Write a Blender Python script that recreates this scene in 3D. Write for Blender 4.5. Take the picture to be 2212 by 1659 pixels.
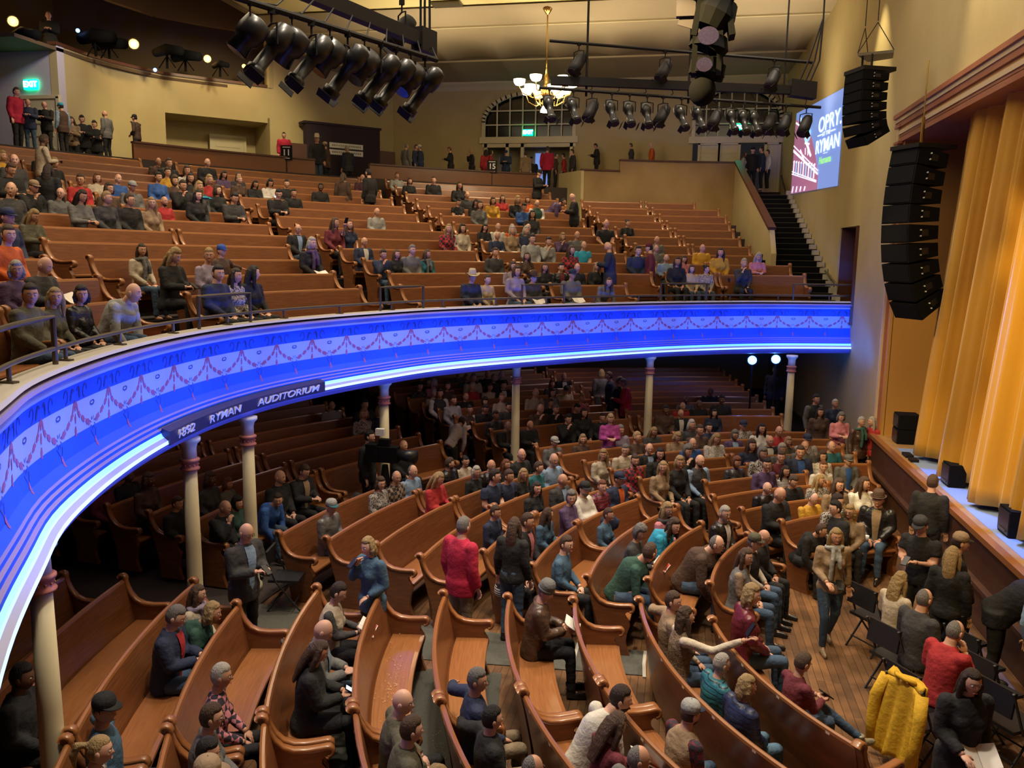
import bpy, bmesh, math, random
import numpy as np
from mathutils import Vector, Matrix, noise
random.seed(7)
for o in list(bpy.data.objects): bpy.data.objects.remove(o)
SC=bpy.context.scene; COL=SC.collection
# ---------------------------------------------------------------- camera
HC=4.9
RM=[[0.98046445,0.04434684,-0.19163199],[0.19610958,-0.14519652,0.96977266],[0.01518206,-0.98840848,-0.15105686]]
RM=np.array(RM)                       # columns: camera right, camera down, camera forward in world axes
cd=bpy.data.cameras.new('camera'); cam=bpy.data.objects.new('camera',cd); COL.objects.link(cam)
m=Matrix(((RM[0][0],-RM[0][1],-RM[0][2],0),(RM[1][0],-RM[1][1],-RM[1][2],0),(RM[2][0],-RM[2][1],-RM[2][2],HC),(0,0,0,1)))
cam.matrix_world=m
cd.sensor_fit='HORIZONTAL'; cd.sensor_width=36; cd.lens=36*1800/2212; cd.clip_start=.05; cd.clip_end=200
SC.camera=cam
# ---------------------------------------------------------------- world, exposure
w=bpy.data.worlds.new('world'); SC.world=w; w.use_nodes=True
w.node_tree.nodes['Background'].inputs[0].default_value=(.012,.011,.012,1); w.node_tree.nodes['Background'].inputs[1].default_value=1.0
vs=SC.view_settings; vs.view_transform='Standard'; vs.look='None'; vs.gamma=1; vs.use_curve_mapping=False; vs.exposure=0.0
# ---------------------------------------------------------------- lights the room has, and added fill lamps
def look(o,t):
    d=Vector(t)-o.location; o.rotation_euler=d.to_track_quat('-Z','Y').to_euler()
def spot(loc,tgt,e,ang=40,col=(1,.8,.55),r=.15,blend=.6):
    l=bpy.data.lights.new('stage_or_added_spot',type='SPOT'); l.energy=e; l.spot_size=math.radians(ang); l.color=col; l.shadow_soft_size=r; l.spot_blend=blend
    o=bpy.data.objects.new('house_or_added_light',l); COL.objects.link(o); o.location=loc; look(o,tgt); return o
def area(loc,tgt,e,sx,sy,col=(1,.8,.55),spread=180):
    l=bpy.data.lights.new('area',type='AREA'); l.energy=e; l.shape='RECTANGLE'; l.size=sx; l.size_y=sy; l.color=col; l.spread=math.radians(spread)
    o=bpy.data.objects.new('house_or_added_light',l); COL.objects.link(o); o.location=loc; look(o,tgt); return o
WARM=(1,.80,.56); AMB=(1,.62,.25)
# downlights over the floor seats, aimed from the ceiling
for x,y,e in ((-1.2,6,2700),(1.5,10,2400),(-2,13,1900),(1.5,15,1300),(-2.8,8,1300)):
    spot((x,y,12.0),(x,y,0),e,58,(1,.86,.68),.35)
# balcony house lights
for x,y,e in ((-9.5,14,2000),(-9,20,1900),(-5,25,2100),(0,27,2200),(-14,20,1500),(-10,8,1700),(-7,18,900)):
    spot((x,y,12.0),(x*1.03,y*1.03,5),e*.52,95,(1,.78,.52),.5)
# soft light from the bright pale ceiling
area((-3,12,12.1),(-3,12,0),1300,14,14,(1,.82,.55))
# wall washes on the stage wall (grazing down) and far wall
for x,y,tx,ty,tz,e in ((3.3,21.6,4.33,21.4,7.5,900),(3.3,14.3,4.33,14.1,8.9,1000),(2.95,28.8,3.8,28.6,8.5,420)):
    spot((x,y,12.3),(tx,ty,tz),e,46,(1,.80,.42),.05,.7)
for x in (-9,-6,-2.5,1):
    spot((x,30.4,12.3),(x,33,8.5),480,80,(1,.80,.48),.3)
spot((-12,24,12.0),(-16.5,27.5,8.4),1150,80,(1,.80,.46),.3)
spot((-15.3,21,12.2),(-18.2,23.5,8.6),440,80,(1,.82,.48),.3)
spot((-14.5,20.2,12.2),(-19.3,22.6,9.3),260,40,(.62,.6,1),.2)
# added unseen fill aimed up, brightening the cove and ceiling
for x in (-8,-3,2):
    area((x,26.5,8.6),(x,25.5,13),100,3,.3,(1,.8,.5),120)
# amber stage light on the curtain
spot((-1.5,9,8.6),(4.7,15.2,2.7),2300,36,(1,.71,.26),.1,.35)
spot((-.5,4,8.6),(4.7,11.2,2.4),1500,40,(1,.71,.26),.1,.35)
# blue stage light on the stage lip
for y in (16.2,15,13.8,12.6,11.4,10.2):
    spot((4.2,y,7.0),(4.33,y,1.3),3200,12,(.01,.16,1),.05,.8)
# added blue spots, floating unseen in mid hall, washing the balcony front
PB_=[(4.3,22.5),(3.2,22.2),(2.1,21.8),(.9,21.1),(-.3,20.2),(-1.4,19.2),(-2.5,18.1),(-3.4,17.0),(-4.2,16.0),(-4.85,14.9),(-5.3,13.8),(-5.7,12.6),(-5.95,11.4),(-6.05,10.2),(-6,9.0),(-5.8,7.9),(-5.4,6.8),(-4.95,5.7),(-4.4,4.7)]
for t in PB_:
    cx,cy=1.5,10.4
    if t[0]>0: cx=2.5
    d_=math.hypot(cx-t[0],cy-t[1]); k_=3.6/d_
    spot((t[0]+(cx-t[0])*k_,t[1]+(cy-t[1])*k_,2.6),(t[0],t[1],3.32),900,40,(.008,.13,1),.3,1)
# added dim fill that lifts the darkness under the balcony
for x,y,e in ((-4.5,18.5,26),(-1.5,22.5,26),(-7.5,15,14),(-7.5,11,9),(1.5,24.5,16),(-3,25,14),(-8,7,7)):
    area((x,y,2.7),(x,y,0),e*.4,1.2,1.2,(1,.72,.72),170)
# ---------------------------------------------------------------- helpers
def V(*a): return Vector(a)
def mat(name,base=(.5,.5,.5),rough=.6,metal=0,spec=.5,emit=None,es=0,objcol=False,bump=0,bscale=60,vary=0,vscale=5,wood=False,coat=0):
    m=bpy.data.materials.new(name); m.use_nodes=True; N=m.node_tree.nodes; L=m.node_tree.links; b=N['Principled BSDF']
    b.inputs['Base Color'].default_value=(*base,1); b.inputs['Roughness'].default_value=rough; b.inputs['Metallic'].default_value=metal
    b.inputs['Specular IOR Level'].default_value=spec
    if coat: b.inputs['Coat Weight'].default_value=coat; b.inputs['Coat Roughness'].default_value=.15
    if emit: b.inputs['Emission Color'].default_value=(*emit,1); b.inputs['Emission Strength'].default_value=es
    src=None
    tc=N.new('ShaderNodeTexCoord')
    if objcol:
        oi=N.new('ShaderNodeObjectInfo'); src=oi.outputs['Color']
    if vary or wood:
        nz=N.new('ShaderNodeTexNoise'); nz.inputs['Scale'].default_value=vscale; nz.inputs['Detail'].default_value=6
        mp=N.new('ShaderNodeMapping'); L.new(tc.outputs['UV' if wood else 'Object'],mp.inputs[0]); L.new(mp.outputs[0],nz.inputs[0])
        if wood: mp.inputs['Scale'].default_value=(1.2,14,14)
        mx=N.new('ShaderNodeMix'); mx.data_type='RGBA'; mx.blend_type='MULTIPLY'; mx.inputs[0].default_value=1
        cr=N.new('ShaderNodeValToRGB'); cr.color_ramp.elements[0].position=.3; cr.color_ramp.elements[1].position=.7
        lo=1-vary; cr.color_ramp.elements[0].color=(lo,lo*.96,lo*.9,1); cr.color_ramp.elements[1].color=(1,1,1,1)
        L.new(nz.outputs[0],cr.inputs[0]); L.new(cr.outputs[0],mx.inputs[7])
        if src: L.new(src,mx.inputs[6])
        else: mx.inputs[6].default_value=(*base,1)
        src=mx.outputs[2]
    if src: L.new(src,b.inputs['Base Color'])
    if bump:
        n2=N.new('ShaderNodeTexNoise'); n2.inputs['Scale'].default_value=bscale; n2.inputs['Detail'].default_value=4
        L.new(tc.outputs['Object'],n2.inputs[0]); bp=N.new('ShaderNodeBump'); bp.inputs['Strength'].default_value=bump; bp.inputs['Distance'].default_value=.02
        L.new(n2.outputs[0],bp.inputs['Height']); L.new(bp.outputs[0],b.inputs['Normal'])
    return m
M={}
M['wall']=mat('wall_paint',(.50,.415,.215),.75,vary=.12,vscale=.8,bump=.15,bscale=8)
M['panelwall']=mat('canvas_panel',(.36,.235,.10),.8,vary=.25,vscale=1.2)
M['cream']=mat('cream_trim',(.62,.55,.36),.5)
M['cove']=mat('cove_plaster',(.36,.30,.20),.8,vary=.1,vscale=.7)
M['ceil']=mat('ceiling_boards',(.72,.62,.30),.7)
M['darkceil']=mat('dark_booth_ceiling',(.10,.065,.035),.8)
M['plank']=mat('floor_planks',(.17,.088,.042),.42,vary=.55,vscale=3,wood=True)
M['carpet']=mat('grey_carpet',(.085,.085,.072),.9,vary=.2,vscale=30,bump=.3,bscale=200)
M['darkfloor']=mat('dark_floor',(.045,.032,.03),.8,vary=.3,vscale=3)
M['nosing']=mat('step_nosing',(.45,.42,.36),.5)
M['pew']=mat('varnished_oak',(.225,.080,.028),.36,vary=.42,vscale=5,wood=True,coat=.25)
M['pewcap']=mat('varnished_oak_cap',(.32,.125,.042),.3,vary=.3,vscale=5,wood=True,coat=.4)
M['plate']=mat('seat_number_plate',(.75,.62,.45),.4)
M['darkwood']=mat('dark_wood',(.10,.034,.018),.45,vary=.3,vscale=4,wood=True)
M['stagewood']=mat('stage_front_wood',(.085,.035,.02),.5,vary=.35,vscale=3)
M['stagefloor']=mat('stage_floor_oak',(.42,.24,.10),.4,vary=.3,vscale=3)
M['black']=mat('black_metal',(.010,.009,.010),.6,spec=.2)
M['blackmatte']=mat('black_matte',(.006,.006,.007),.9,spec=.1)
M['gloss']=mat('black_gloss',(.014,.014,.016),.32,spec=.4)
M['steel']=mat('dark_bronze_pipe',(.12,.10,.07),.35,metal=.6)
M['brass']=mat('brass',(.6,.4,.12),.25,metal=1)
M['glassdark']=mat('night_window_glass',(.008,.008,.008),.12)
M['globe']=mat('frosted_glass_lit',(.9,.85,.7),.3,emit=(1,.88,.62),es=4)
M['fasc_w']=mat('fascia_cream',(.38,.40,.56),.5)
M['fasc_b']=mat('fascia_blue_band',(.012,.085,.66),.5)
M['fasc_p']=mat('fascia_purple',(.22,.18,.40),.5)
M['fasc_ink']=mat('fascia_scroll_ink',(.03,.045,.20),.6)
M['fasc_red']=mat('fascia_garland_red',(.36,.09,.16),.6)
M['led']=mat('blue_led_strip',(.5,.6,.9),.4,emit=(.22,.42,1),es=2.6)
M['led2']=mat('blue_led_cove',(.5,.6,.9),.4,emit=(.01,.12,1),es=5)
M['white']=mat('white_print',(.85,.85,.85),.5)
M['plaquem']=mat('plaque_dark',(.03,.025,.05),.4)
M['letter']=mat('plaque_letters',(.62,.6,.75),.35)
M['prosc']=mat('proscenium_trim',(.36,.13,.07),.45,vary=.15,vscale=2)
M['prosc2']=mat('proscenium_cream',(.60,.46,.28),.5)
M['prosc3']=mat('proscenium_amber',(.50,.25,.06),.6)
M['curtain']=mat('gold_curtain',(.60,.30,.014),.75,bump=.2,bscale=120)
M['curtain'].node_tree.nodes['Principled BSDF'].inputs['Sheen Weight'].default_value=.2
M['redcol']=mat('column_collar_red',(.45,.16,.10),.4)
M['exit']=mat('exit_sign_green',(0,.3,.15),.4,emit=(.0,1,.38),es=5)
M['exitw']=mat('exit_letters',(.6,1,.8),.4,emit=(.6,1,.8),es=8)
M['screen']=mat('projection_blue',(.25,.35,.7),.5,emit=(.14,.24,.62),es=1.0)
M['scr_w']=mat('projection_white',(.9,.9,1),.5,emit=(.75,.85,1),es=1.2)
M['scr_r']=mat('projection_brick',(.4,.2,.3),.5,emit=(.30,.10,.20),es=1.0)
M['scr_c']=mat('projection_cyan',(.4,.7,.9),.5,emit=(.25,.65,.95),es=1.1)
M['scr_g']=mat('projection_green',(.4,.8,.2),.5,emit=(.3,.8,.15),es=1.1)
M['bulb']=mat('lit_lamp_warm',(1,.7,.3),.3,emit=(1,.50,.10),es=3.5)
M['bulbw']=mat('lit_downlight',(1,.9,.8),.3,emit=(1,.9,.8),es=9)
M['bulbb']=mat('lit_lamp_blue',(.2,.4,1),.3,emit=(.10,.30,1),es=9)
M['lens']=mat('purple_led_lens',(.02,.016,.035),1,spec=0,emit=(.30,.24,.5),es=.5)
M['purplebooth']=mat('dark_purple_cloth',(.032,.018,.03),.85)
M['signw']=mat('white_sign',(.7,.7,.68),.5)
M['lav']=mat('lavender_wall',(.50,.47,.55),.75)
M['paper']=mat('paper',(.75,.72,.68),.6)
M['chairm']=mat('black_folding_chair',(.015,.015,.018),.4)
def honey(m):
    nt=m.node_tree; tc=nt.nodes.new('ShaderNodeTexCoord'); v=nt.nodes.new('ShaderNodeTexVoronoi'); v.inputs['Scale'].default_value=42; nt.links.new(tc.outputs['Object'],v.inputs[0])
    r=nt.nodes.new('ShaderNodeMath'); r.operation='LESS_THAN'; r.inputs[1].default_value=.33; nt.links.new(v.outputs['Distance'],r.inputs[0])
    q=nt.nodes.new('ShaderNodeMath'); q.operation='MULTIPLY'; q.inputs[1].default_value=.10; nt.links.new(r.outputs[0],q.inputs[0]); nt.links.new(q.outputs[0],nt.nodes['Principled BSDF'].inputs['Emission Strength'])
honey(M['lens'])
def mesh_obj(name,verts,faces,mats,parent=None,midx=None,smooth=False,uvs=None,loc=None):
    me=bpy.data.meshes.new(name); me.from_pydata([tuple(v) for v in verts],[],faces)
    for mm in (mats if isinstance(mats,(list,tuple)) else [mats]): me.materials.append(mm)
    if midx is not None: me.polygons.foreach_set('material_index',midx)
    if smooth: me.polygons.foreach_set('use_smooth',[True]*len(me.polygons))
    if uvs is not None:
        ul=me.uv_layers.new(name='UVMap'); 
        for p in me.polygons:
            for li in p.loop_indices: ul.data[li].uv=uvs[me.loops[li].vertex_index]
    me.update()
    o=bpy.data.objects.new(name,me); COL.objects.link(o)
    if parent: o.parent=parent
    if loc is not None: o.location=loc
    return o
def tag(o,label,cat=None,group=None,kind=None):
    if label: o['label']=label
    if cat: o['category']=cat
    if group: o['group']=group
    if kind: o['kind']=kind
    return o
def struct(o): o['kind']='structure'; return o
def empty(name,loc,label=None,cat=None,group=None):
    o=bpy.data.objects.new(name,None); COL.objects.link(o); o.location=loc; o.empty_display_size=.1
    return tag(o,label,cat,group)
class MB:
    """collects shapes into one mesh"""
    def __init__(s): s.v=[];s.f=[];s.m=[];s.sm=[]
    def add(s,v,f,mi=0):
        n=len(s.v); s.v+= [tuple(a) for a in v]; s.f+=[tuple(i+n for i in q) for q in f]; s.m+=[mi]*len(f)
    def box(s,c,d,mi=0,R=None):
        x,y,z=d[0]/2,d[1]/2,d[2]/2
        vs=[Vector((a*x,b*y,e*z)) for a in(-1,1) for b in(-1,1) for e in(-1,1)]
        if R is not None: vs=[R@q for q in vs]
        vs=[q+Vector(c) for q in vs]
        s.add(vs,[(0,1,3,2),(4,6,7,5),(0,4,5,1),(2,3,7,6),(0,2,6,4),(1,5,7,3)],mi)
    def prism(s,poly,a,b,mi=0):
        """poly: list of (vector) points at start; extrude by offset b-a"""
        n=len(poly); off=Vector(b)-Vector(a)
        vs=[Vector(p) for p in poly]+[Vector(p)+off for p in poly]
        s.add(vs,[tuple(range(n))[::-1],tuple(range(n,2*n))]+[(i,(i+1)%n,n+(i+1)%n,n+i) for i in range(n)],mi)
    def tube(s,pts,r,n=8,mi=0,cap=True):
        pts=[Vector(p) for p in pts]; rs=r if isinstance(r,(list,tuple)) else [r]*len(pts)
        rings=[];prev=None
        for i,p in enumerate(pts):
            d=(pts[min(i+1,len(pts)-1)]-pts[max(i-1,0)]).normalized()
            if prev is None:
                a=Vector((0,0,1)) if abs(d.z)<.9 else Vector((1,0,0)); u=d.cross(a).normalized()
            else: u=(prev-d*prev.dot(d)).normalized()
            prev=u; w_=d.cross(u)
            rr=rs[i]; rx,ry=(rr if isinstance(rr,(tuple,list)) else (rr,rr))
            rings.append([p+u*math.cos(2*math.pi*k/n)*rx+w_*math.sin(2*math.pi*k/n)*ry for k in range(n)])
        vs=[q for R_ in rings for q in R_]; fs=[]
        for i in range(len(pts)-1):
            for k in range(n): fs.append((i*n+k,i*n+(k+1)%n,(i+1)*n+(k+1)%n,(i+1)*n+k))
        if cap: fs.append(tuple(range(n))[::-1]); fs.append(tuple((len(pts)-1)*n+k for k in range(n)))
        s.add(vs,fs,mi)
    def lathe(s,prof,n=16,mi=0,c=(0,0,0),axis='Z',R=None):
        vs=[];fs=[]
        for r,z in prof:
            for k in range(n):
                a=2*math.pi*k/n; q=Vector((r*math.cos(a),r*math.sin(a),z))
                if R is not None: q=R@q
                vs.append(q+Vector(c))
        for i in range(len(prof)-1):
            for k in range(n): fs.append((i*n+k,i*n+(k+1)%n,(i+1)*n+(k+1)%n,(i+1)*n+k))
        fs.append(tuple(range(n))[::-1]); fs.append(tuple((len(prof)-1)*n+k for k in range(n)))
        s.add(vs,fs,mi)
    def ell(s,c,r,n=16,k=10,mi=0,R=None):
        prof=[(math.sin(math.pi*i/k)+1e-4,-math.cos(math.pi*i/k)) for i in range(k+1)]
        vs=[];fs=[]
        for a_,z in prof:
            for j in range(n):
                t=2*math.pi*j/n; q=Vector((a_*math.cos(t)*r[0],a_*math.sin(t)*r[1],z*r[2]))
                if R is not None: q=R@q
                vs.append(q+Vector(c))
        for i in range(k):
            for j in range(n): fs.append((i*n+j,i*n+(j+1)%n,(i+1)*n+(j+1)%n,(i+1)*n+j))
        s.add(vs,fs,mi)
    def build(s,name,mats,parent=None,smooth=False,loc=None):
        return mesh_obj(name,s.v,s.f,mats,parent,s.m,smooth,None,loc)
def boxobj(name,c,d,m,parent=None,R=None):
    b=MB(); b.box(c,d,0,R); return b.build(name,m,parent)
def quadwall(name,pts,m,thick=(0,0,0)):
    """solid slab from a polygon and a thickness vector"""
    b=MB(); b.prism([Vector(p) for p in pts],(0,0,0),thick); return struct(b.build(name,m))
# ---------------------------------------------------------------- structure
C0=(5.0,9.8)          # centre of the floor pews
CB=(5.2,10.0)         # centre of the balcony pews
def pol(c,th,r,z=0): a=math.radians(th); return Vector((c[0]+r*math.cos(a),c[1]+r*math.sin(a),z))
def catmull(P,n=8):
    out=[];P=[Vector(p) for p in P]
    for i in range(len(P)-1):
        p0=P[max(i-1,0)];p1=P[i];p2=P[i+1];p3=P[min(i+2,len(P)-1)]
        for k in range(n):
            t=k/n; out.append(.5*((2*p1)+(p2-p0)*t+(2*p0-5*p1+4*p2-p3)*t*t+(3*p1-p0-3*p2+p3)*t**3))
    out.append(P[-1]); return out
capP=[(4.36,22.55),(2.2,21.85),(.4,20.75),(-1.2,19.4),(-3.4,17.05),(-4.62,15.4),(-5.28,13.9),(-5.74,12.5),(-5.99,11.26),(-6.05,9.95),(-5.88,8.5),(-5.5,7.05),(-4.96,5.66),(-4.4,4.7),(-3.4,3.2),(-1.6,1.0),(0,-.35),(2.2,-1.9),(4.36,-2.6)]
cap=catmull([(x,y,0) for x,y in capP],10)
def capframe():
    fr=[];s=0
    for i,p in enumerate(cap):
        d=(cap[min(i+1,len(cap)-1)]-cap[max(i-1,0)]).normalized()
        n=Vector((-d.y,d.x,0))         # towards the middle of the hall
        if n.dot(Vector((4,10,0))-p)<0: n=-n
        if i: s+=(p-cap[i-1]).length
        fr.append((p,n,s))
    return fr
CAPF=capframe()
def capat(s,off,z):
    ss=[f[2] for f in CAPF]; s=min(max(s,0),ss[-1]-1e-4)
    import bisect
    i=max(0,bisect.bisect_right(ss,s)-1); i=min(i,len(CAPF)-2); t=(s-ss[i])/(ss[i+1]-ss[i])
    p=CAPF[i][0].lerp(CAPF[i+1][0],t); n=CAPF[i][1].lerp(CAPF[i+1][1],t).normalized()
    q=p+n*off; return Vector((q.x,q.y,z))
def s_near(x,y): 
    return min(CAPF,key=lambda f:(f[0].x-x)**2+(f[0].y-y)**2)[2]
def strip(name,prof,mats,midx,s0=0,s1=None,ds=.25,parent=None,smooth=False,caps=True):
    """sweep a closed or open (offset,z) profile along the balcony front"""
    s1=CAPF[-1][2] if s1 is None else s1
    n=max(2,int((s1-s0)/ds)+1); vs=[];fs=[];mi=[];k=len(prof)
    for i in range(n):
        s=s0+(s1-s0)*i/(n-1)
        for o_,z in prof: vs.append(capat(s,o_,z))
    for i in range(n-1):
        for j in range(k):
            j2=(j+1)%k
            fs.append((i*k+j,i*k+j2,(i+1)*k+j2,(i+1)*k+j)); mi.append(midx[j])
    if caps:
        fs.append(tuple(range(k))); fs.append(tuple((n-1)*k+j for j in range(k))[::-1]); mi+=[midx[0]]*2
    return mesh_obj(name,vs,fs,mats,parent,mi,smooth)
# balcony front: closed profile (offset towards hall, z), material per edge starting at that point
FM=[M['fasc_w'],M['fasc_b'],M['fasc_p'],M['led'],M['nosing'],M['blackmatte'],M['led2']]
prof=[(-.18,3.84,4),(-.20,3.90,4),(.02,3.90,4),(.04,3.87,5),(.0,3.86,5),(-.01,3.845,2),(.045,3.83,2),(.06,3.80,2),(.03,3.775,2),(.0,3.75,0),(.02,3.735,0),(.02,3.71,0),(-.02,3.70,1),(-.035,3.52,0),(-.045,3.22,1),(-.02,3.06,1),(.03,2.98,2),(.045,2.96,1),(.05,2.93,2),(.075,2.915,1),(.08,2.885,2),(.11,2.87,1),(.115,2.84,6),(.135,2.80,6),(.15,2.79,0),(.19,2.755,3),(.195,2.715,5),(.185,2.705,2),(.17,2.67,2),(.10,2.60,2),(-.02,2.57,5),(-.18,2.57,5)]
struct(strip('wall_balcony_front',[(a,b) for a,b,c in prof],FM,[c for a,b,c in prof]))
# painted garlands and scrolls on the fascia: thin raised paint, part of the front
def fascia_art():
    b=MB(); L=CAPF[-1][2]; per=.86; zs=lambda f:3.70-f
    def surf(s,z):
        # interpolate profile offset
        P=[(-.02,3.70),(-.035,3.52),(-.045,3.22),(-.02,3.06),(.03,2.98)]
        for (o1,z1),(o2,z2) in zip(P,P[1:]):
            if z2<=z<=z1: return capat(s,o1+(o2-o1)*(z1-z)/(z1-z2)+.004,z)
        return capat(s,P[0][0]+.004,z)
    def stroke(pts,wd,mi):
        vs=[];n=len(pts)
        for i,(s,z) in enumerate(pts):
            a=pts[max(i-1,0)];c=pts[min(i+1,n-1)]; dx,dz=c[0]-a[0],c[1]-a[1]; l=math.hypot(dx,dz)+1e-9
            w_=wd[i] if isinstance(wd,list) else wd
            nx,nz=-dz/l*w_,dx/l*w_
            vs+=[surf(s+nx,z+nz),surf(s-nx,z-nz)]
        b.add(vs,[(2*i,2*i+1,2*i+3,2*i+2) for i in range(n-1)],mi)
    def blob(s,z,ln,wd,ang):
        ca,sa=math.cos(ang),math.sin(ang)
        pts=[(-1,-.5),(-.6,-.9),(-.3,-.6),(.2,-1),(.5,-.55),(1,-.35),(.85,.2),(1,.5),(.4,.7),(0,1),(-.5,.65),(-1,.8),(-.8,.1)]
        b.add([surf(s+(x*ln)*ca-(y*wd)*sa,z+(x*ln)*sa+(y*wd)*ca) for x,y in pts],[tuple(range(len(pts)))],1)
    s=.25
    while s<L-.3:
        # bow
        for k in (-1,0,1): blob(s+k*.042,3.49-.01*abs(k),.055,.019,math.pi/2+k*.45)
        # hanging tail
        blob(s,3.37,.05,.018,math.pi/2); blob(s,3.25,.05,.026,math.pi/2)
        # swags left and right
        for sg in (-1,1):
            for t,ln in ((.22,.045),(.46,.052),(.76,.060)):
                x=s+sg*t*per*.47; z=3.46-.20*math.sin(t*math.pi/2*.92); ang=sg*(-.95+.75*t)
                blob(x,z,ln,.026+.010*t,ang)
        # rosette between swags
        c=s+per/2
        for a in range(8):
            an=a*math.pi/4+.2; stroke([(c+.035*math.cos(an),3.25+.035*math.sin(an)),(c+.07*math.cos(an+.2),3.25+.07*math.sin(an+.2))],.005,0)
        blob(c,3.07,.05,.024,math.pi/2)
        for sg in (-1,1): stroke([(c+sg*.07,3.19),(c+sg*.02,3.12)],.006,0)
        # arabesque scrolls on the blue band
        for sg in (-1,1):
            pts=[(s+sg*(.03+.05*math.sin(t*.9)+.02*t),3.60+.055*math.sin(t*1.6+.4)) for t in [k*.45 for k in range(14)]]
            stroke(pts,.009,0)
            pts=[(s+sg*(.24+.05*math.cos(t)),3.60+.06*math.sin(t)) for t in [k*.4 for k in range(13)]]
            stroke(pts,.009,0)
        pts=[(c+.05*math.sin(t),3.50-.10*math.cos(t*.5)**2+.03*math.cos(t)) for t in [k*.5-3.1 for k in range(13)]]
        stroke(pts,.007,0)
        s+=per
    o=b.build('painted_garlands',[M['fasc_ink'],M['fasc_red']]); return o
ga=fascia_art(); ga.name='trim_1'; struct(ga)
# plaque with raised letters
PA=s_near(-5.95,12.6); PB=s_near(-6.0,8.3)
plq=empty('name_plaque',capat((PA+PB)/2,.2,2.8),'long dark curved plaque with raised letters on the balcony front','plaque')
o=strip('plaque_board',[(.12,2.70),(.215,2.70),(.215,2.86),(.12,2.90)],[M['plaquem']],[0]*4,PA,PB,.2)
o.parent=plq; o.matrix_parent_inverse=Matrix.Translation(-plq.location)
def text_mesh(txt,size,ext=.01,shear=0,bold=0):
    cu=bpy.data.curves.new('t','FONT'); cu.body=txt; cu.size=size; cu.extrude=ext; cu.shear=shear; cu.offset=bold; cu.align_x='CENTER'; cu.align_y='CENTER'
    to=bpy.data.objects.new('t',cu); COL.objects.link(to); bpy.context.view_layer.update()
    me=bpy.data.meshes.new_from_object(to.evaluated_get(bpy.context.evaluated_depsgraph_get())); bpy.data.objects.remove(to); return me
def text_obj(name,txt,size,loc,X,Y,m,ext=.004,parent=None,shear=0,bold=0,sx=1):
    me=text_mesh(txt,size,ext,shear,bold); X=Vector(X).normalized();Y=Vector(Y).normalized();Z=X.cross(Y)
    me.materials.clear(); me.materials.append(m)
    for v in me.vertices:
        c=v.co.copy(); v.co=X*c.x*sx+Y*c.y+Z*c.z+Vector(loc)
    o=bpy.data.objects.new(name,me); COL.objects.link(o)
    if parent: o.parent=parent; o.matrix_parent_inverse=Matrix.Translation(-parent.location)
    return o
wm=[text_mesh(w_,.135,.012,.25,.001) for w_ in ('1892','RYMAN','AUDITORIUM')]
ww=[max(v.co.x for v in q.vertices)-min(v.co.x for v in q.vertices) for q in wm]; gap=.22; tot=sum(ww)+2*gap; kx=(PB-PA)*.92/tot; cur=-tot/2
for q,w_ in zip(wm,ww):
    for v in q.vertices:
        c=v.co.copy(); v.co=capat((PA+PB)/2-(c.x+cur+w_/2)*kx,.225+c.z,2.782+c.y)
    cur+=w_+gap
    q.materials.clear(); q.materials.append(M['letter'])
    o=bpy.data.objects.new('raised_word',q); COL.objects.link(o); o.parent=plq; o.matrix_parent_inverse=Matrix.Translation(-plq.location)
# rails on the balcony
rail=empty('balcony_railing',capat(20,-.1,3.9),'low dark pipe railing on short posts running along the whole balcony front','railing')
def prt(o,p):
    o.parent=p; o.matrix_parent_inverse=Matrix.Translation(-p.location); return o
b=MB(); L=CAPF[-1][2]; b.tube([capat(s,-.1,4.04) for s in np.arange(0,L-6,.3)],.022,8); prt(b.build('rail_pipe',M['steel'],smooth=True),rail)
s=.6
while s<L-6:
    b=MB(); p=capat(s,-.1,3.9); b.tube([p,p+V(0,0,.15)],.018,8); b.box(p+V(0,0,.008),(.12,.06,.016)); prt(b.build('rail_post',M['steel']),rail); s+=1.35
hp=[(1850,1712,'right end of the balcony front by the stage wall'),(1526,1425,'the man in the maroon top'),(1217,1126,'the people with the brown hats'),(915,820,'an empty maroon pew, middle of the front'),(540,430,'the empty front pew left of the middle'),(118,-20,'far left corner of the balcony front')]
def ray(px,py):
    d=RM@np.array([px-1106,py-829.5,1800]); return d/np.linalg.norm(d)
def atz(px,py,z):
    d=ray(px,py); t=(z-HC)/d[2]; return Vector((d[0]*t,d[1]*t,z))
def proj(P):
    c=RM.T@(np.array(P)-np.array([0,0,HC])); return 1106+1800*c[0]/c[2],829.5+1800*c[1]/c[2]
def s_at_px(px):
    return min((abs(proj(capat(s,-.1,3.95))[0]-px),s) for s in np.arange(0,26,.05))[1]
for a,c,t in hp:
    s0=s_at_px(a);s1=s_at_px(c); hr=.42
    b=MB(); b.tube([capat(s0,-.1,3.9)]+[capat(s0,-.1,3.9+hr)]+[capat(s0+(s1-s0)*k/6,-.1,3.9+hr) for k in range(1,6)]+[capat(s1,-.1,3.9+hr),capat(s1,-.1,3.9)],.024,8)
    tag(b.build('guard_rail',M['steel']),'raised dark guard rail before '+t,'railing','raised guard rails on the balcony front')
# balcony floor, stepped rings
RB0=12.3; DB=.85; ZB0=3.30; RISE=.255
def brow(i): return RB0+DB*i
def bz(i): return ZB0+RISE*i
def ringsolid(b,c,th0,th1,r0,r1,z0,z1,mi=0,step=3):
    n=max(2,int(abs(th1-th0)/step)+1)
    for k in range(n-1):
        a=th0+(th1-th0)*k/(n-1);e=th0+(th1-th0)*(k+1)/(n-1)
        P=[pol(c,a,r0,z0),pol(c,a,r1,z0),pol(c,e,r1,z0),pol(c,e,r0,z0)]
        b.prism(P,(0,0,z0),(0,0,z1),mi)
b=MB()
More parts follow.
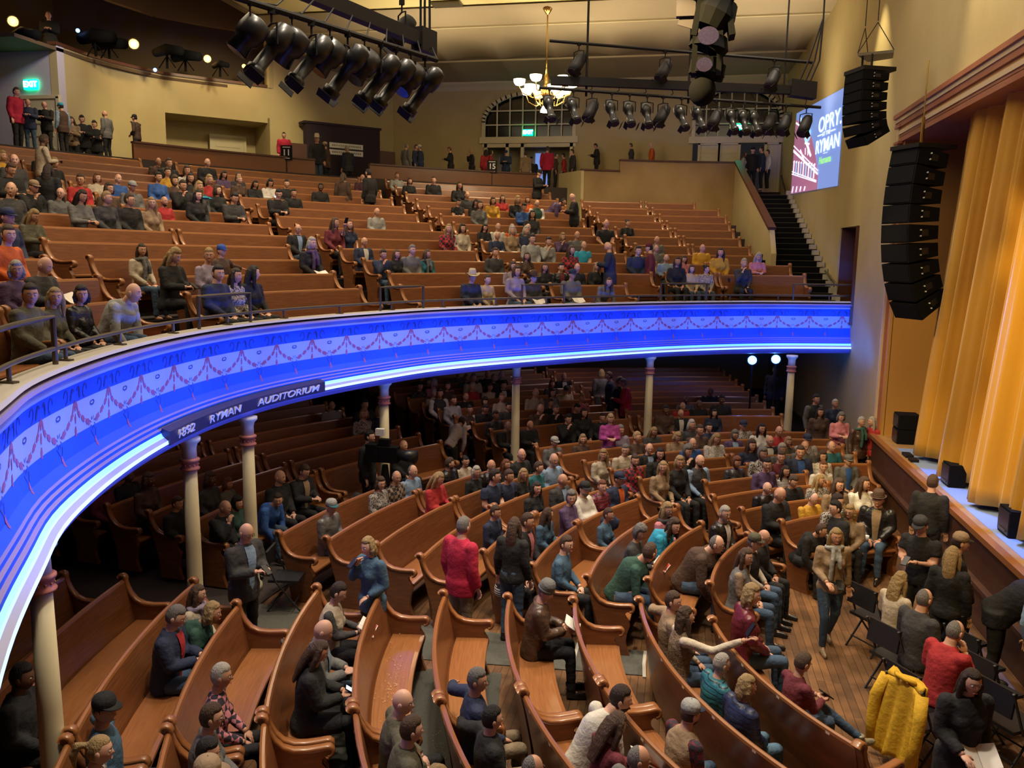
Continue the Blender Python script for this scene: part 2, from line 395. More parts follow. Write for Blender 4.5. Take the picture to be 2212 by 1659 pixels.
# first strip follows the cap curve
n=len(cap)
for k in range(n-1):
    for (p,q) in ((cap[k],cap[k+1]),):
        n1=CAPF[k][1];n2=CAPF[k+1][1]
        A=p-n1*.15;B=q-n2*.15;C=q-n2*1.6;D=p-n1*1.6
        b.prism([Vector((A.x,A.y,3.05)),Vector((B.x,B.y,3.05)),Vector((C.x,C.y,3.05)),Vector((D.x,D.y,3.05))],(0,0,3.05),(0,0,3.29))
for i in range(0,13):
    ringsolid(b,CB,126 if i==0 else 96.5,300,brow(i)-(.55 if i else .75),brow(i)+DB-.55+.01,2.75 if i<3 else bz(i)-.5,bz(i))
struct(b.build('floor_balcony',M['darkfloor']))
b=MB(); ringsolid(b,CB,92,300,brow(13)-.55,26.6,6.4,7.4); struct(b.build('floor_concourse',M['darkfloor']))
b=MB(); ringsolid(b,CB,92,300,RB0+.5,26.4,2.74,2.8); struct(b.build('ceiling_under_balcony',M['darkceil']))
# main floor
def disc_floor():
    vs=[];fs=[];uv=[]
    vs=[V(-24,-13,0),V(8,-13,0),V(8,35,0),V(-24,35,0)]; uv=[(v.x*.5,v.y*.5) for v in vs]
    return mesh_obj('floor_main',vs,[(0,1,2,3)],M['plankfloor'],uvs=uv)
# plank floor material with real brick pattern
def plankmat():
    m=bpy.data.materials.new('worn_oak_floor'); m.use_nodes=True; N=m.node_tree.nodes;L=m.node_tree.links;bs=N['Principled BSDF']
    tc=N.new('ShaderNodeTexCoord'); mp=N.new('ShaderNodeMapping'); mp.inputs['Rotation'].default_value=(0,0,math.radians(90)); L.new(tc.outputs['Object'],mp.inputs[0])
    br=N.new('ShaderNodeTexBrick'); br.inputs['Scale'].default_value=1; br.inputs['Brick Width'].default_value=1.5; br.inputs['Row Height'].default_value=.09; br.inputs['Mortar Size'].default_value=.003
    br.inputs['Color1'].default_value=(.20,.10,.042,1); br.inputs['Color2'].default_value=(.115,.058,.027,1); br.inputs['Mortar'].default_value=(.03,.015,.01,1); L.new(mp.outputs[0],br.inputs[0])
    nz=N.new('ShaderNodeTexNoise'); nz.inputs['Scale'].default_value=2.2; nz.inputs['Detail'].default_value=8; L.new(tc.outputs['Object'],nz.inputs[0])
    cr=N.new('ShaderNodeValToRGB'); cr.color_ramp.elements[0].position=.35; cr.color_ramp.elements[0].color=(.55,.55,.55,1); cr.color_ramp.elements[1].position=.72; cr.color_ramp.elements[1].color=(1.5,1.45,1.4,1); L.new(nz.outputs[0],cr.inputs[0])
    mx=N.new('ShaderNodeMix'); mx.data_type='RGBA'; mx.blend_type='MULTIPLY'; mx.inputs[0].default_value=1; L.new(br.outputs[0],mx.inputs[6]); L.new(cr.outputs[0],mx.inputs[7]); L.new(mx.outputs[2],bs.inputs['Base Color'])
    bs.inputs['Roughness'].default_value=.42; return m
M['plankfloor']=plankmat()
struct(disc_floor())
# carpeted aisles and cross aisles (thin raised strips) with nosings
def wedge(name,th0,th1,r0,r1,z0,z1,m):
    b=MB(); ringsolid(b,C0,th0,th1,r0,r1,z0,z1); return struct(b.build(name,m))
wedge('floor_aisle_1',177.6,184.4,5.2,10.8,0,.012,M['carpet'])
wedge('floor_aisle_2',139.2,143.6,5.2,10.8,0,.012,M['carpet'])
wedge('floor_seating_1',186,204,6.9,9.0,0,.008,M['carpet'])
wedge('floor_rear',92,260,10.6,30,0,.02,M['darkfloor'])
for r in (5.2,6.05,7.6): 
    b=MB(); ringsolid(b,C0,177.6,185,r,r+.04,0,.02); struct(b.build('trim_aisle_nosing',M['nosing']))
# far wall
YF=33.0
T=.3
def arch_wall():
    # wall with two arched openings built as column strips
    ops=[(-7.81,-4.23,9.45,11.15,7.15,9.30),(.26,3.40,9.37,11.2,7.15,9.2)]
    b=MB(); xs=sorted(set([-11.6]+[round(a+(c-a)*k/24,4) for a,c,*_ in ops for k in range(25)]+[3.9]))
    for x0,x1 in zip(xs,xs[1:]):
        xm=(x0+x1)/2; op=None
        for a,c,zb,zt,d0,d1 in ops:
            if a<xm<c: op=(a,c,zb,zt)
        segs=[(0,13)]
        if op:
            a,c,zb,zt=op; u=(xm-(a+c)/2)/((c-a)/2); top=zb+(zt-zb)*(.38+.62*math.sqrt(max(0,1-u*u)))
            segs=[(0,7.2),(9.27,zb+.02),(top,13)]
        for z0,z1 in segs:
            b.box(((x0+x1)/2,YF+T/2,(z0+z1)/2),(x1-x0,T,z1-z0))
    struct(b.build('wall_far',M['wall']))
    for n,(a,c,zb,zt,d0,d1) in enumerate(ops):
        top=lambda u: zb+(zt-zb)*(.38+.62*math.sqrt(max(0,1-u*u)))
        mid=(a+c)/2;h=(c-a)/2
        wn=struct(empty('window_%d'%(n+1),(mid,YF,zb)))
        b=MB(); b.prism([V(mid+h*u,YF+.22,top(u)) for u in np.linspace(-1,1,25)]+[V(c,YF+.22,zb),V(a,YF+.22,zb)],(0,0,0),(0,.02,0)); prt(b.build('pane',M['glassdark']),wn)
        b=MB()
        arc=[V(mid+h*u,YF,top(u)) for u in [-math.cos(math.pi*k/24) for k in range(25)]]
        arc=[V(a,YF,zb)]+arc+[V(c,YF,zb)]
        for p,q in zip(arc,arc[1:]):
            if (q-p).length>1e-4:
                d=(q-p).normalized(); mm=Matrix.Rotation(math.atan2(-d.z,d.x),3,'Y'); b.box((p+q)/2+V(0,-.02,0),((q-p).length+.05,.12,.13),0,mm)
        for k in range(1,7):
            x=a+(c-a)*k/7; u=(x-mid)/h; b.box((x,YF+.12,(zb+top(u))/2),(.05,.06,top(u)-zb))
        for z in (zb+.55,zb+1.08): 
            uu=1
            for u in np.linspace(0,1,60):
                if top(u)>z: uu=u
            b.box((mid,YF+.12,z),(2*h*uu,.055,.05))
        b.box((mid,YF-.03,zb-.05),(2*h+.3,.16,.24)); prt(b.build('window_frame',M['cream']),wn)
arch_wall()
# doors below the windows
def panel_door(name,x0,x1,z0,z1,y,m):
    d=struct(empty(name,((x0+x1)/2,y,z0)))
    b=MB(); b.box(((x0+x1)/2,y,(z0+z1)/2),(x1-x0,.06,z1-z0)); 
    for k in range(5):
        zc=z0+.22+(z1-z0-.3)*k/4.6
        b.box(((x0+x1)/2,y-.035,zc),((x1-x0)*.72,.02,.05)); 
    prt(b.build('door_leaf',m),d)
    b=MB(); 
    for x in (x0,x1): b.box((x,y-.03,(z0+z1)/2),(.09,.14,z1-z0+.1))
    b.box(((x0+x1)/2,y-.03,z1+.03),(x1-x0+.1,.14,.1)); prt(b.build('door_frame',M['cream']),d)
    return d
panel_door('door_1',.5,1.22,7.15,9.16,YF+.02,M['cream']); panel_door('door_2',1.24,1.96,7.15,9.16,YF+.02,M['cream']); panel_door('door_3',2.9,3.4,7.15,9.16,YF+.02,M['cream'])
b=MB(); b.box((-6.0,YF+1.4,8.1),(4.2,.1,2.5)); struct(b.build('wall_lobby',M['wall']))
b=MB()
for x in (-7.72,-6.85,-6.25,-4.32): b.box((x,YF+.05,8.2),(.12,.2,2.2))
b.box((-6,YF+.05,9.2),(3.7,.2,.14)); struct(b.build('trim_door_surround',M['cream']))
boxobj('lobby_glow',(-5.7,YF+1.3,8.1),(.5,.05,1.9),M['screen'])['kind']='structure'; bpy.data.objects['lobby_glow'].name='lobby_glow_panel'  # emissive panel standing in for light in the lobby doorway, not a door
boxobj('x',(-7.2,YF+1.3,8.1),(.55,.05,1.9),M['lav']); bpy.data.objects['x']['kind']='structure'; bpy.data.objects['x'].name='door_5'
# crown moulding
b=MB(); b.prism([V(-11.6,YF,11.62),V(-11.6,YF-.28,11.62),V(-11.6,YF-.24,11.52),V(-11.6,YF-.1,11.42),V(-11.6,YF,11.3)],(0,0,0),(15.4,0,0)); struct(b.build('trim_crown',M['cream']))
# cove with shallow lunettes
def cove():
    nx=140;nt=14;vs=[];fs=[]
    for i in range(nx+1):
        x=-13.6+18.2*i/nx
        ph=(x+24)/1.95; lun=abs(math.sin(ph*math.pi))
        for j in range(nt+1):
            t=j/nt; a=t*math.pi/2
            y=YF-7.2*math.sin(a)**1.15*1.0; z=12.35-.78*math.cos(a)**1.6
            dz=.2*lun*math.sin(math.pi*min(1,t/.62))**2 
            vs.append((x,y,z+dz))
    for i in range(nx):
        for j in range(nt): fs.append((i*(nt+1)+j,i*(nt+1)+j+1,(i+1)*(nt+1)+j+1,(i+1)*(nt+1)+j))
    o=mesh_obj('ceiling_cove',vs,fs,M['cove'],smooth=True); struct(o)
    for k,t in enumerate((.32,.66)):
        a=t*math.pi/2; y=YF-7.2*math.sin(a)**1.15; z=12.35-.78*math.cos(a)**1.6
        b=MB(); b.box((-4.8,y,z-.02),(17.5,.07,.05)); struct(b.build('trim_cove_line',M['cream']))
cove()
b=MB(); b.box((-4.5,6.9,12.6),(18.2,38.2,.4)); struct(b.build('ceiling',M['ceil']))
b=MB(); b.box((-18.8,11,14.9),(10.6,46,.4)); b.box((-13.65,20,13.6),(.15,28,2.6)); struct(b.build('ceiling_booth_side',M['darkceil']))
b=MB(); 
b.box((-4.8,26,12.38),(18,.12,.08)); struct(b.build('trim_ceiling_edge',M['cream']))
# stage wall (slightly splayed beyond the balcony end)
def sw(y): return 4.35-.081*(y-22.5) if y>22.5 else 4.35
quadwall('wall_stage_splay',[(3.46,33.3,0),(sw(24.22),24.22,0),(sw(24.22),24.22,13),(3.46,33.3,13)],M['wall'],(.4,.03,0))
quadwall('wall_stage_side',[(4.35,22.45,0),(4.35,18.9,0),(4.35,18.9,13),(4.35,22.45,13)],M['wall'],(.4,0,0))
quadwall('wall_over_door',[(sw(24.22),24.22,5.8),(4.35,22.45,5.8),(4.35,22.45,13),(sw(24.22),24.22,13)],M['wall'],(.4,0,0))
quadwall('wall_under_door',[(sw(24.22),24.22,0),(4.35,22.45,0),(4.35,22.45,3.3),(sw(24.22),24.22,3.3)],M['wall'],(.4,0,0))
quadwall('wall_over_stage',[(4.35,18.9,7.85),(4.35,0.5,7.85),(4.35,.5,13),(4.35,18.9,13)],M['wall'],(.4,0,0))
quadwall('wall_stage_near',[(4.35,.5,0),(4.35,-12,0),(4.35,-12,13),(4.35,.5,13)],M['wall'],(.4,0,0))
d=struct(empty('door_6',(4.5,23.3,3.3))); b=MB(); b.box((4.72,23.3,4.55),(.05,1.9,2.5),0); prt(b.build('door_leaf',M['darkwood']),d)
b=MB(); b.box((4.5,22.52,4.55),(.42,.08,2.5)); b.box((4.45,24.15,4.55),(.42,.08,2.5)); b.box((4.66,23.3,4.55),(.03,.05,2.5)); prt(b.build('door_frame',M['darkwood']),d)
# rear curved wall
rw=[(-11.55,33.0),(-13,31.45),(-15.1,29.35),(-16.6,27.85),(-17.6,26.8),(-18.0,25.8),(-18.25,24.9),(-18.35,24.0),(-18.3,22.6)]
def wallstrip(name,P,z0,z1,m,th=.25):
    b=MB()
    for (a,c) in zip(P,P[1:]):
        a=Vector((*a,0));c=Vector((*c,0)); d=(c-a).normalized(); n=Vector((d.y,-d.x,0)); n=-n if n.dot(Vector((0,15,0))-a)>0 else n
        b.prism([Vector((a.x,a.y,z0)),Vector((c.x,c.y,z0)),Vector((c.x,c.y,z1)),Vector((a.x,a.y,z1))],(0,0,0),n*th)
    return struct(b.build(name,m))
wallstrip('wall_rear_lower',rw[4:],0,10.86,M['wall'])
wallstrip('wall_rear',rw[:3],0,14.7,M['wall'])
wallstrip('wall_rear_band',rw[2:5],9.70,10.86,M['wall'])
wallstrip('wall_rear_below',rw[2:5],0,7.2,M['wall'])
wallstrip('trim_booth_ledge',[(x+.05,y-.05) for x,y in rw[2:]],10.86,10.95,M['darkwood'],.3)
# niche under the band
wallstrip('wall_niche',[(-16.3,30.6),(-18.9,28.0)],7.1,9.8,M['wall'])
b=MB(); b.prism([V(-15.1,29.35,9.62),V(-17.6,26.8,9.62),V(-18.9,28.1,9.62),V(-16.3,30.7,9.62)],(0,0,0),(0,0,.1)); struct(b.build('ceiling_niche',M['wall']))
quadwall('wall_niche_side',[(-15.1,29.35,7.1),(-16.3,30.6,7.1),(-16.3,30.6,9.8),(-15.1,29.35,9.8)],M['wall'],(.05,.05,0))
quadwall('wall_niche_left',[(-17.6,26.8,7.1),(-18.9,28.0,7.1),(-18.9,28.0,9.8),(-17.6,26.8,9.8)],M['wall'],(-.05,-.05,0))
def walldoor(name,c,ax,w_,h,m=M['cream']):
    ax=Vector(ax).normalized(); n=ax.cross(V(0,0,1)); n=n if n.dot(V(0,15,0)-Vector(c))>0 else -n
    R=Matrix((ax,n,V(0,0,1))).transposed(); c=Vector(c)
    d=struct(empty(name,c)); b=MB(); b.box(c+V(0,0,h/2)+n*.05,(w_,.06,h),0,R)
    for k in range(5): b.box(c+V(0,0,.25+(h-.4)*k/4.6)+n*.09,(w_*.7,.02,.06),0,R)
    prt(b.build('door_leaf',m),d)
    b=MB()
    for s in (-1,1): b.box(c+ax*s*w_/2+V(0,0,h/2)+n*.05,(.1,.12,h),0,R)
    b.box(c+V(0,0,h)+n*.05,(w_+.1,.12,.1),0,R); prt(b.build('door_frame',M['cream']),d)
walldoor('door_7',(-16.95,29.7,7.15),(1,1,0),1.25,2.05)
# lavender projecting wall at far left, with the exit door
quadwall('wall_left_block',[(-18.3,22.6,6.5),(-24,22.6,6.5),(-24,22.6,10.9),(-18.3,22.6,10.9)],M['lav'],(0,.3,0))
walldoor('door_8',(-18.95,22.6,7.3),(1,0,0),1.3,2.08)
# booth recess above the rear wall
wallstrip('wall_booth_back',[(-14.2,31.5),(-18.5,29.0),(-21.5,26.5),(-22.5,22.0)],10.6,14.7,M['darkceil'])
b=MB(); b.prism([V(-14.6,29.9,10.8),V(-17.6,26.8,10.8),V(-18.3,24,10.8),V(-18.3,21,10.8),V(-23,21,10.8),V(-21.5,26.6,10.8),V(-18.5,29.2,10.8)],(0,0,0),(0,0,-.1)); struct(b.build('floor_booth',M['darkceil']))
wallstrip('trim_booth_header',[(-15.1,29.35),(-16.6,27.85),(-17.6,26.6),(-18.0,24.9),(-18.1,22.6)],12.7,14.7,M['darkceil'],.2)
quadwall('wall_left',[(-24,-12,0),(-24,34,0),(-24,34,15),(-24,-12,15)],M['wall'],(-.3,0,0))
quadwall('wall_near',[(-24,-12,0),(8,-12,0),(8,-12,13),(-24,-12,13)],M['wall'],(0,-.3,0))
quadwall('wall_backstage',[(9,-12,0),(9,34,0),(9,34,13),(9,-12,13)],M['blackmatte'],(.3,0,0))
quadwall('wall_booth_side',[(-15.1,29.35,10.86),(-14.1,31.6,10.86),(-14.1,31.6,14.6),(-15.1,29.35,14.6)],M['wall'],(.1,.0,0))
# concourse parapet (dark wood) and tan panel wall at the right
def ringwall(name,th0,th1,r,z0,z1,m,t=.12,capm=None):
    b=MB(); ringsolid(b,CB,th0,th1,r,r+t,z0,z1,0,2)
    if capm: ringsolid(b,CB,th0,th1,r-.05,r+t+.05,z1,z1+.05,1,2)
    return struct(b.build(name,[m]+([capm] if capm else [])))
RP=23.3
ringwall('wall_parapet_rear',116.6,132.0,RP,6.3,7.88,M['pew'],.12,M['darkwood'])
ringwall('wall_parapet_left',136.7,150.6,RP,6.3,7.88,M['pew'],.12,M['darkwood'])
RQ=21.9
b=MB(); ringsolid(b,CB,99,110,22.2,26.4,7.3,7.75); struct(b.build('floor_concourse_right',M['darkfloor']))
ringwall('wall_panel_low',109.9,113.6,RQ,5.6,7.95,M['panelwall'],.12,M['darkwood'])
ringwall('wall_panel',99.0,109.9,RQ,5.6,8.33,M['panelwall'],.12,M['darkwood'])
quadwall('wall_parapet_end',[pol(CB,113.6,RQ,6),pol(CB,114.6,RP+.1,6),pol(CB,114.6,RP+.1,7.95),pol(CB,113.6,RQ,7.95)],M['wall'],(.1,0,0))
# stair parapet sloping down and the stairs along the stage wall
pA=pol(CB,99.0,RQ); pB=V(2.55,25.6,0)
b=MB(); b.prism([V(pA.x,pA.y,4.5),V(2.5,25.6,4.0),V(2.55,25.2,4.0),V(2.55,25.2,5.1),V(2.5,25.6,5.78),V(pA.x,pA.y,8.33)],(0,0,0),(.14,0,0)); struct(b.build('wall_stair_parapet',M['wall']))
b=MB(); b.prism([V(pA.x-.04,pA.y,8.33),V(2.46,25.6,5.78),V(2.46,25.55,5.86),V(pA.x-.04,pA.y,8.42)],(0,0,0),(.22,0,0)); struct(b.build('trim_stair_cap',M['darkwood']))
b=MB(); ns=22
for k in range(ns):
    y0=22.9+(31.2-22.9)*k/ns; y1=31.2; z=3.35+(7.15-3.35)*(k+1)/ns; yy=22.9+(31.2-22.9)*(k+1)/ns
    b.box((3.2,(y0+yy)/2,z-.3),(1.9-.028*k,yy-y0+.02,.6),0); 
    b.box((3.2,y0+.02,z+.004),(1.85-.028*k,.045,.014),2)
    xw=sw((y0+yy)/2)-.09; b.box((xw,(y0+yy)/2,z+.05),(.16,yy-y0,.2),1)
M['tread']=mat('grey_tread_edge',(.10,.085,.06),.7)
struct(b.build('stair_1',[M['blackmatte'],M['nosing'],M['tread']])); bpy.data.objects['stair_1'].name='floor_stair_right'
b=MB()
for k in range(10):
    y0=25.2+k*.62; b.box((2.2-.05*k,y0+.3,bz(3)+k*.2-.2),(.75,.63,.5))
struct(b.build('floor_aisle_steps',M['blackmatte']))
b=MB(); b.tube([V(4.0,22.9,4.3),V(4.1,24.4,4.42),V(3.72,29.5,5.85),V(3.4,31.8,7.9)],.028,8); tag(b.build('wall_handrail',M['steel'],smooth=True),'long brown handrail on the wall above the black stairs at right','handrail')
# stage
M['deck']=mat('blue_lit_deck_tint',(.22,.30,.50),.45)  # blue stage light put into the deck's base colour
b=MB(); b.box((6.6,9,.65),(4.8,19.0,1.3)); b.box((6.65,8.0,1.302),(4.66,18.3,.006),1); struct(b.build('floor_stage',[M['stagefloor'],M['deck']]))
b=MB(); b.box((4.19,8.9,.62),(.05,19.2,1.24)); b.box((4.15,8.9,1.27),(.12,19.2,.08),1); b.box((4.12,8.9,.62),(.1,19.2,.06),0)
struct(b.build('trim_stage_front',[M['stagewood'],M['pewcap']]))
# proscenium
b=MB()
for z0,z1,d,mi in ((7.78,7.86,.20,0),(7.70,7.78,.16,1),(7.60,7.70,.14,0),(7.54,7.60,.10,2),(7.46,7.54,.12,1),(7.40,7.46,.10,0)):
    b.box((4.35-d/2,9.6,(z0+z1)/2),(d,18.6,z1-z0),mi)
b.box((4.9,9.6,7.36),(1.3,18.6,.1),0)
struct(b.build('trim_proscenium_head',[M['prosc'],M['prosc2'],M['prosc3']]))
b=MB()
for y0,y1,d,mi in ((18.78,18.95,.08,0),(18.68,18.78,.12,1),(18.58,18.68,.08,0),(18.40,18.58,.04,2)):
    b.box((4.35-d/2,(y0+y1)/2,4.5),(d+.02,y1-y0,6.4),mi)
b.box((4.9,18.5,4.4),(1.1,.2,6.2),2)
for z in (7.3,7.62): b.box((4.28,18.7,z),(.18,.42,.05),0)
struct(b.build('trim_proscenium_jamb',[M['prosc'],M['prosc2'],M['prosc3']]))
# ---------------------------------------------------------------- pews
ENDP=[(.05,0),(.03,.30),(-.06,.62),(-.15,.93)]+[(-.15+.05*math.cos(t),.965+.05*math.sin(t)) for t in (2.8,2.1,1.4,.7,0,-.6)]+[(-.085,.86),(-.045,.78),(.02,.705),(.11,.665),(.22,.655),(.33,.66)]+[(.40+.047*math.cos(t),.622+.047*math.sin(t)) for t in (1.9,1.2,.5,-.2,-.9,-1.6,-2.2)]+[(.345,.56),(.345,.52),(.385,.46),(.405,.40),(.375,.30),(.36,.18),(.385,.08),(.42,0)]
CAPPTS=ENDP[4:22]
NLAB={}
def pew(c,R,th0,th1,z,label,group,ends=(1,1),shade=0):
    """pew whose back top lies on radius R, from angle th0 to th1 (degrees), facing the centre"""
    if th0>th1: th0,th1=th1,th0
    mid=(th0+th1)/2; base=pol(c,mid,R,z); P=empty('pew',base,label,'pew',group)
    def loc(u,zz,th): return pol(c,th,R-(u+.14),z+zz)-base
    n=max(3,int((th1-th0)/1.6)+2); e=math.degrees(.03/R)
    ths=[th0+e+(th1-th0-2*e)*i/(n-1) for i in range(n)]
    def sweep(prof,name,mt,extra=None):
        vs=[];fs=[];uv=[];k=len(prof);mi=[]
        for i,t in enumerate(ths):
            for j,(u,zz) in enumerate(prof): vs.append(loc(u,zz,t)); uv.append((math.radians(t)*R*.5,(u+zz)*.5+.07*j))
        for i in range(n-1):
            for j in range(k): fs.append((i*k+j,i*k+(j+1)%k,(i+1)*k+(j+1)%k,(i+1)*k+j)); mi.append(1 if (extra and j in extra) else 0)
        fs+= [tuple(range(k)),tuple((n-1)*k+j for j in range(k))[::-1]]; mi+=[0,0]
        return vs,fs,uv,mi
    # backrest with rounded top edge and number plates
    vs,fs,uv,mi=sweep([(.035,.10),(.0,.42),(-.05,.70),(-.098,.93),(-.108,.955),(-.13,.965),(-.148,.955),(-.152,.93),(-.10,.70),(-.04,.40),(.0,.10)],'b',M['pew'],(3,4,5,6))
    wid=math.radians(th1-th0)*R; npl=max(1,int(wid/.5))
    for q in range(npl):
        t=th0+(th1-th0)*(q+.5)/npl; dt=math.degrees(.022/R); k=len(vs)
        if shade==0:
            vs+= [loc(-.1535,.915,t-dt),loc(-.1535,.915,t+dt),loc(-.1545,.940,t+dt),loc(-.1545,.940,t-dt)]; uv+=[(0,0)]*4; fs.append((k,k+1,k+2,k+3)); mi.append(2)
    o=mesh_obj('backrest',vs,fs,[M['pew'],M['pewcap'],M['plate']],P,mi,uvs=uv)
    vs,fs,uv,mi=sweep([(.0,.42),(.02,.455),(.36,.465),(.40,.455),(.405,.435),(.39,.415),(.34,.41),(.33,.33),(.30,.33),(.31,.41),(.0,.40)],'s',M['pewcap'])
    mesh_obj('seat',vs,fs,[M['pewcap']],P,mi,uvs=uv)
    for k_,th,on in ((0,th0,ends[0]),(1,th1,ends[1])):
        if not on: continue
        dt=math.degrees(.032/R); ct=math.degrees(.043/R)
        nP=len(ENDP); vs=[loc(u,zz,th-dt) for u,zz in ENDP]+[loc(u,zz,th+dt) for u,zz in ENDP]
        fs=[tuple(range(nP))[::-1],tuple(range(nP,2*nP))]+[(i,(i+1)%nP,nP+(i+1)%nP,nP+i) for i in range(nP)]
        uv=[(u*.6,zz*.3) for u,zz in ENDP]*2
        E_=mesh_obj('end_panel',vs,fs,[M['pew']],P,uvs=uv)
        # rounded scroll arm along the top
        k=len(CAPPTS); vs=[];uv=[]
        cen=(-.05,.8)
        def outp(j,d):
            a=CAPPTS[max(j-1,0)];b_=CAPPTS[min(j+1,k-1)]; tx,tz=b_[0]-a[0],b_[1]-a[1]; l=math.hypot(tx,tz)+1e-6; return (CAPPTS[j][0]-tz/l*d*-1*-1, CAPPTS[j][1]+tx/l*d)
        for j in range(k):
            u0,z0=CAPPTS[j]; u1,z1=outp(j,.016); u2,z2=outp(j,-.02)
            for (uu,zz,ang) in ((u2,z2,-ct),(u1-(u1-u0)*.5,z1-(z1-z0)*.5,-ct),(u1,z1,-ct*.5),(u1,z1,ct*.5),(u1-(u1-u0)*.5,z1-(z1-z0)*.5,ct),(u2,z2,ct)):
                vs.append(loc(uu,zz,th+ang)); uv.append((j*.05,ang))
        fs=[]
        for j in range(k-1):
            for q in range(6): fs.append((j*6+q,j*6+(q+1)%6,(j+1)*6+(q+1)%6,(j+1)*6+q))
        fs+= [tuple(range(6)),tuple((k-1)*6+q for q in range(6))[::-1]]
        A=mesh_obj('scroll_arm',vs,fs,[M['pewcap']],P,uvs=uv,smooth=True)
    return P
ORD=['front','second','third','fourth','fifth','sixth','seventh','eighth','ninth','tenth','eleventh','twelfth','thirteenth','fourteenth','fifteenth','sixteenth','seventeenth','eighteenth']
def sect(fmt,rows):
    pass
RA=lambda k:4.47+.745*k     # far-side floor sections
RBm=lambda k:4.55+.762*k    # near-side floor sections
RD=lambda k:RA(k)+.70
RDR=lambda k:RA(k)+.95
RBn=lambda k:RBm(k)+(.13 if k>8 else 0)
# --- main floor, near side of the centre aisle
pew(C0,RBm(0),190.6,222,0,'big curved oak pew nearest the open wooden floor at bottom right','near floor pews')
pew(C0,RBm(1),185.2,232,0,'long curved oak pew holding the woman in the navy puffer jacket','near floor pews')
lab1={2:'short curved oak pew, empty, right of the man in the grey beanie',3:'short curved oak pew on which the man in the grey beanie sits',4:'short curved oak pew, empty, just below the red blazer man',5:'short curved oak pew, empty, with spilled popcorn crumbs on the seat',6:'short curved oak pew where two people read lit phones',7:'short curved oak pew with upright end scroll above the popcorn pew, empty seat',8:'short oak pew holding the man in the navy jacket with red collar',9:'dim oak pew behind the navy jacket man, partly lit along its seat',10:'dark oak pew under the near balcony beside the leftmost column'}
lab0={2:'oak pew at the bottom edge with the white trucker cap man',3:'oak pew at the bottom edge with the man in the white shirt',4:'oak pew at the bottom edge with the man in the black coat',5:'oak pew at the bottom edge with the bald man',6:'oak pew with scroll arm at the bottom left, empty',7:'oak pew at the bottom left with the grey haired woman in plaid',8:'oak pew at the bottom left corner with the man in the blue shirt',9:'oak pew at the bottom left with the black capped man leaning on it',10:'darkest oak pew at the bottom left behind the near column'}
for k in range(2,11):
    a=186.2
    if k==7: a=189.5
    pew(C0,RBn(k),a,203.6,0,lab1[k],'near floor pews')
    pew(C0,RBn(k),204.3,226,0,lab0[k],'near floor pews')
def rowlab(k,sec):
    return '%s oak pew from the stage, %s'%(ORD[k],sec)
# --- main floor, far side
for k in range(0,9):
    if k<3:
        a1={0:177.3,1:178.2,2:179.2}[k]; e1={0:150,1:150,2:145}[k]
        pew(C0,RA(k),e1,a1,0,rowlab(k,'undivided block across the aisle'),'floor pews beyond the centre aisle')
    else:
        pew(C0,RA(k),161.3,{3:177.4,4:175,5:178}.get(k,176.2),0,rowlab(k,'block right beyond the centre aisle, its nearer half'),'floor pews beyond the centre aisle')
        if k<8: pew(C0,RA(k),145.5,160.6,0,rowlab(k,'block right beyond the centre aisle, its farther half'),'floor pews beyond the centre aisle')
for k in range(0,9):
    e=118.5 if k>3 else 112
    a=138.2 if k not in (2,3) else 130.3
    if k<2: a=137.9
    if k==2: a=136
    pew(C0,RA(k),e,a if k!=3 else 131,0,rowlab(k,'dense crowd block left of the stage steps'),'floor pews beyond the second aisle')
    if k>3: pew(C0,RA(k),99,117.6,0,rowlab(k,'far block against the stage wall'),'floor pews beyond the second aisle')
# --- under the balcony (dark)
def mrise(r): return 0 if r<11 else .05*(r-11)
for k in range(9,19):
    R=RD(k); z=round(mrise(R),3)
    if k<17: pew(C0,R,161.5,176,z,'dark oak pew, %s unlit row behind the close column pair'%ORD[k-9],'dark pews under the balcony',shade=1)
    pew(C0,R,145.5,160.7,z,'dark oak pew, %s unlit row behind the television camera'%ORD[k-9],'dark pews under the balcony',shade=1)
    R=RDR(k); z=round(mrise(R),3)
    pew(C0,R,120,138,z,'dark oak pew, %s unlit row under the far balcony, left block'%ORD[k-9],'dark pews under the balcony',shade=1)
    pew(C0,R,101,118.8,z,'dark oak pew, %s unlit row under the far balcony, right block'%ORD[k-9],'dark pews under the balcony',shade=1)
for k in range(11,15):
    R=RBn(k); pew(C0,R,186.2,203.6,0,'dark oak pew under the near balcony, %s row behind the leftmost columns'%ORD[k-11],'dark pews under the balcony',shade=1)
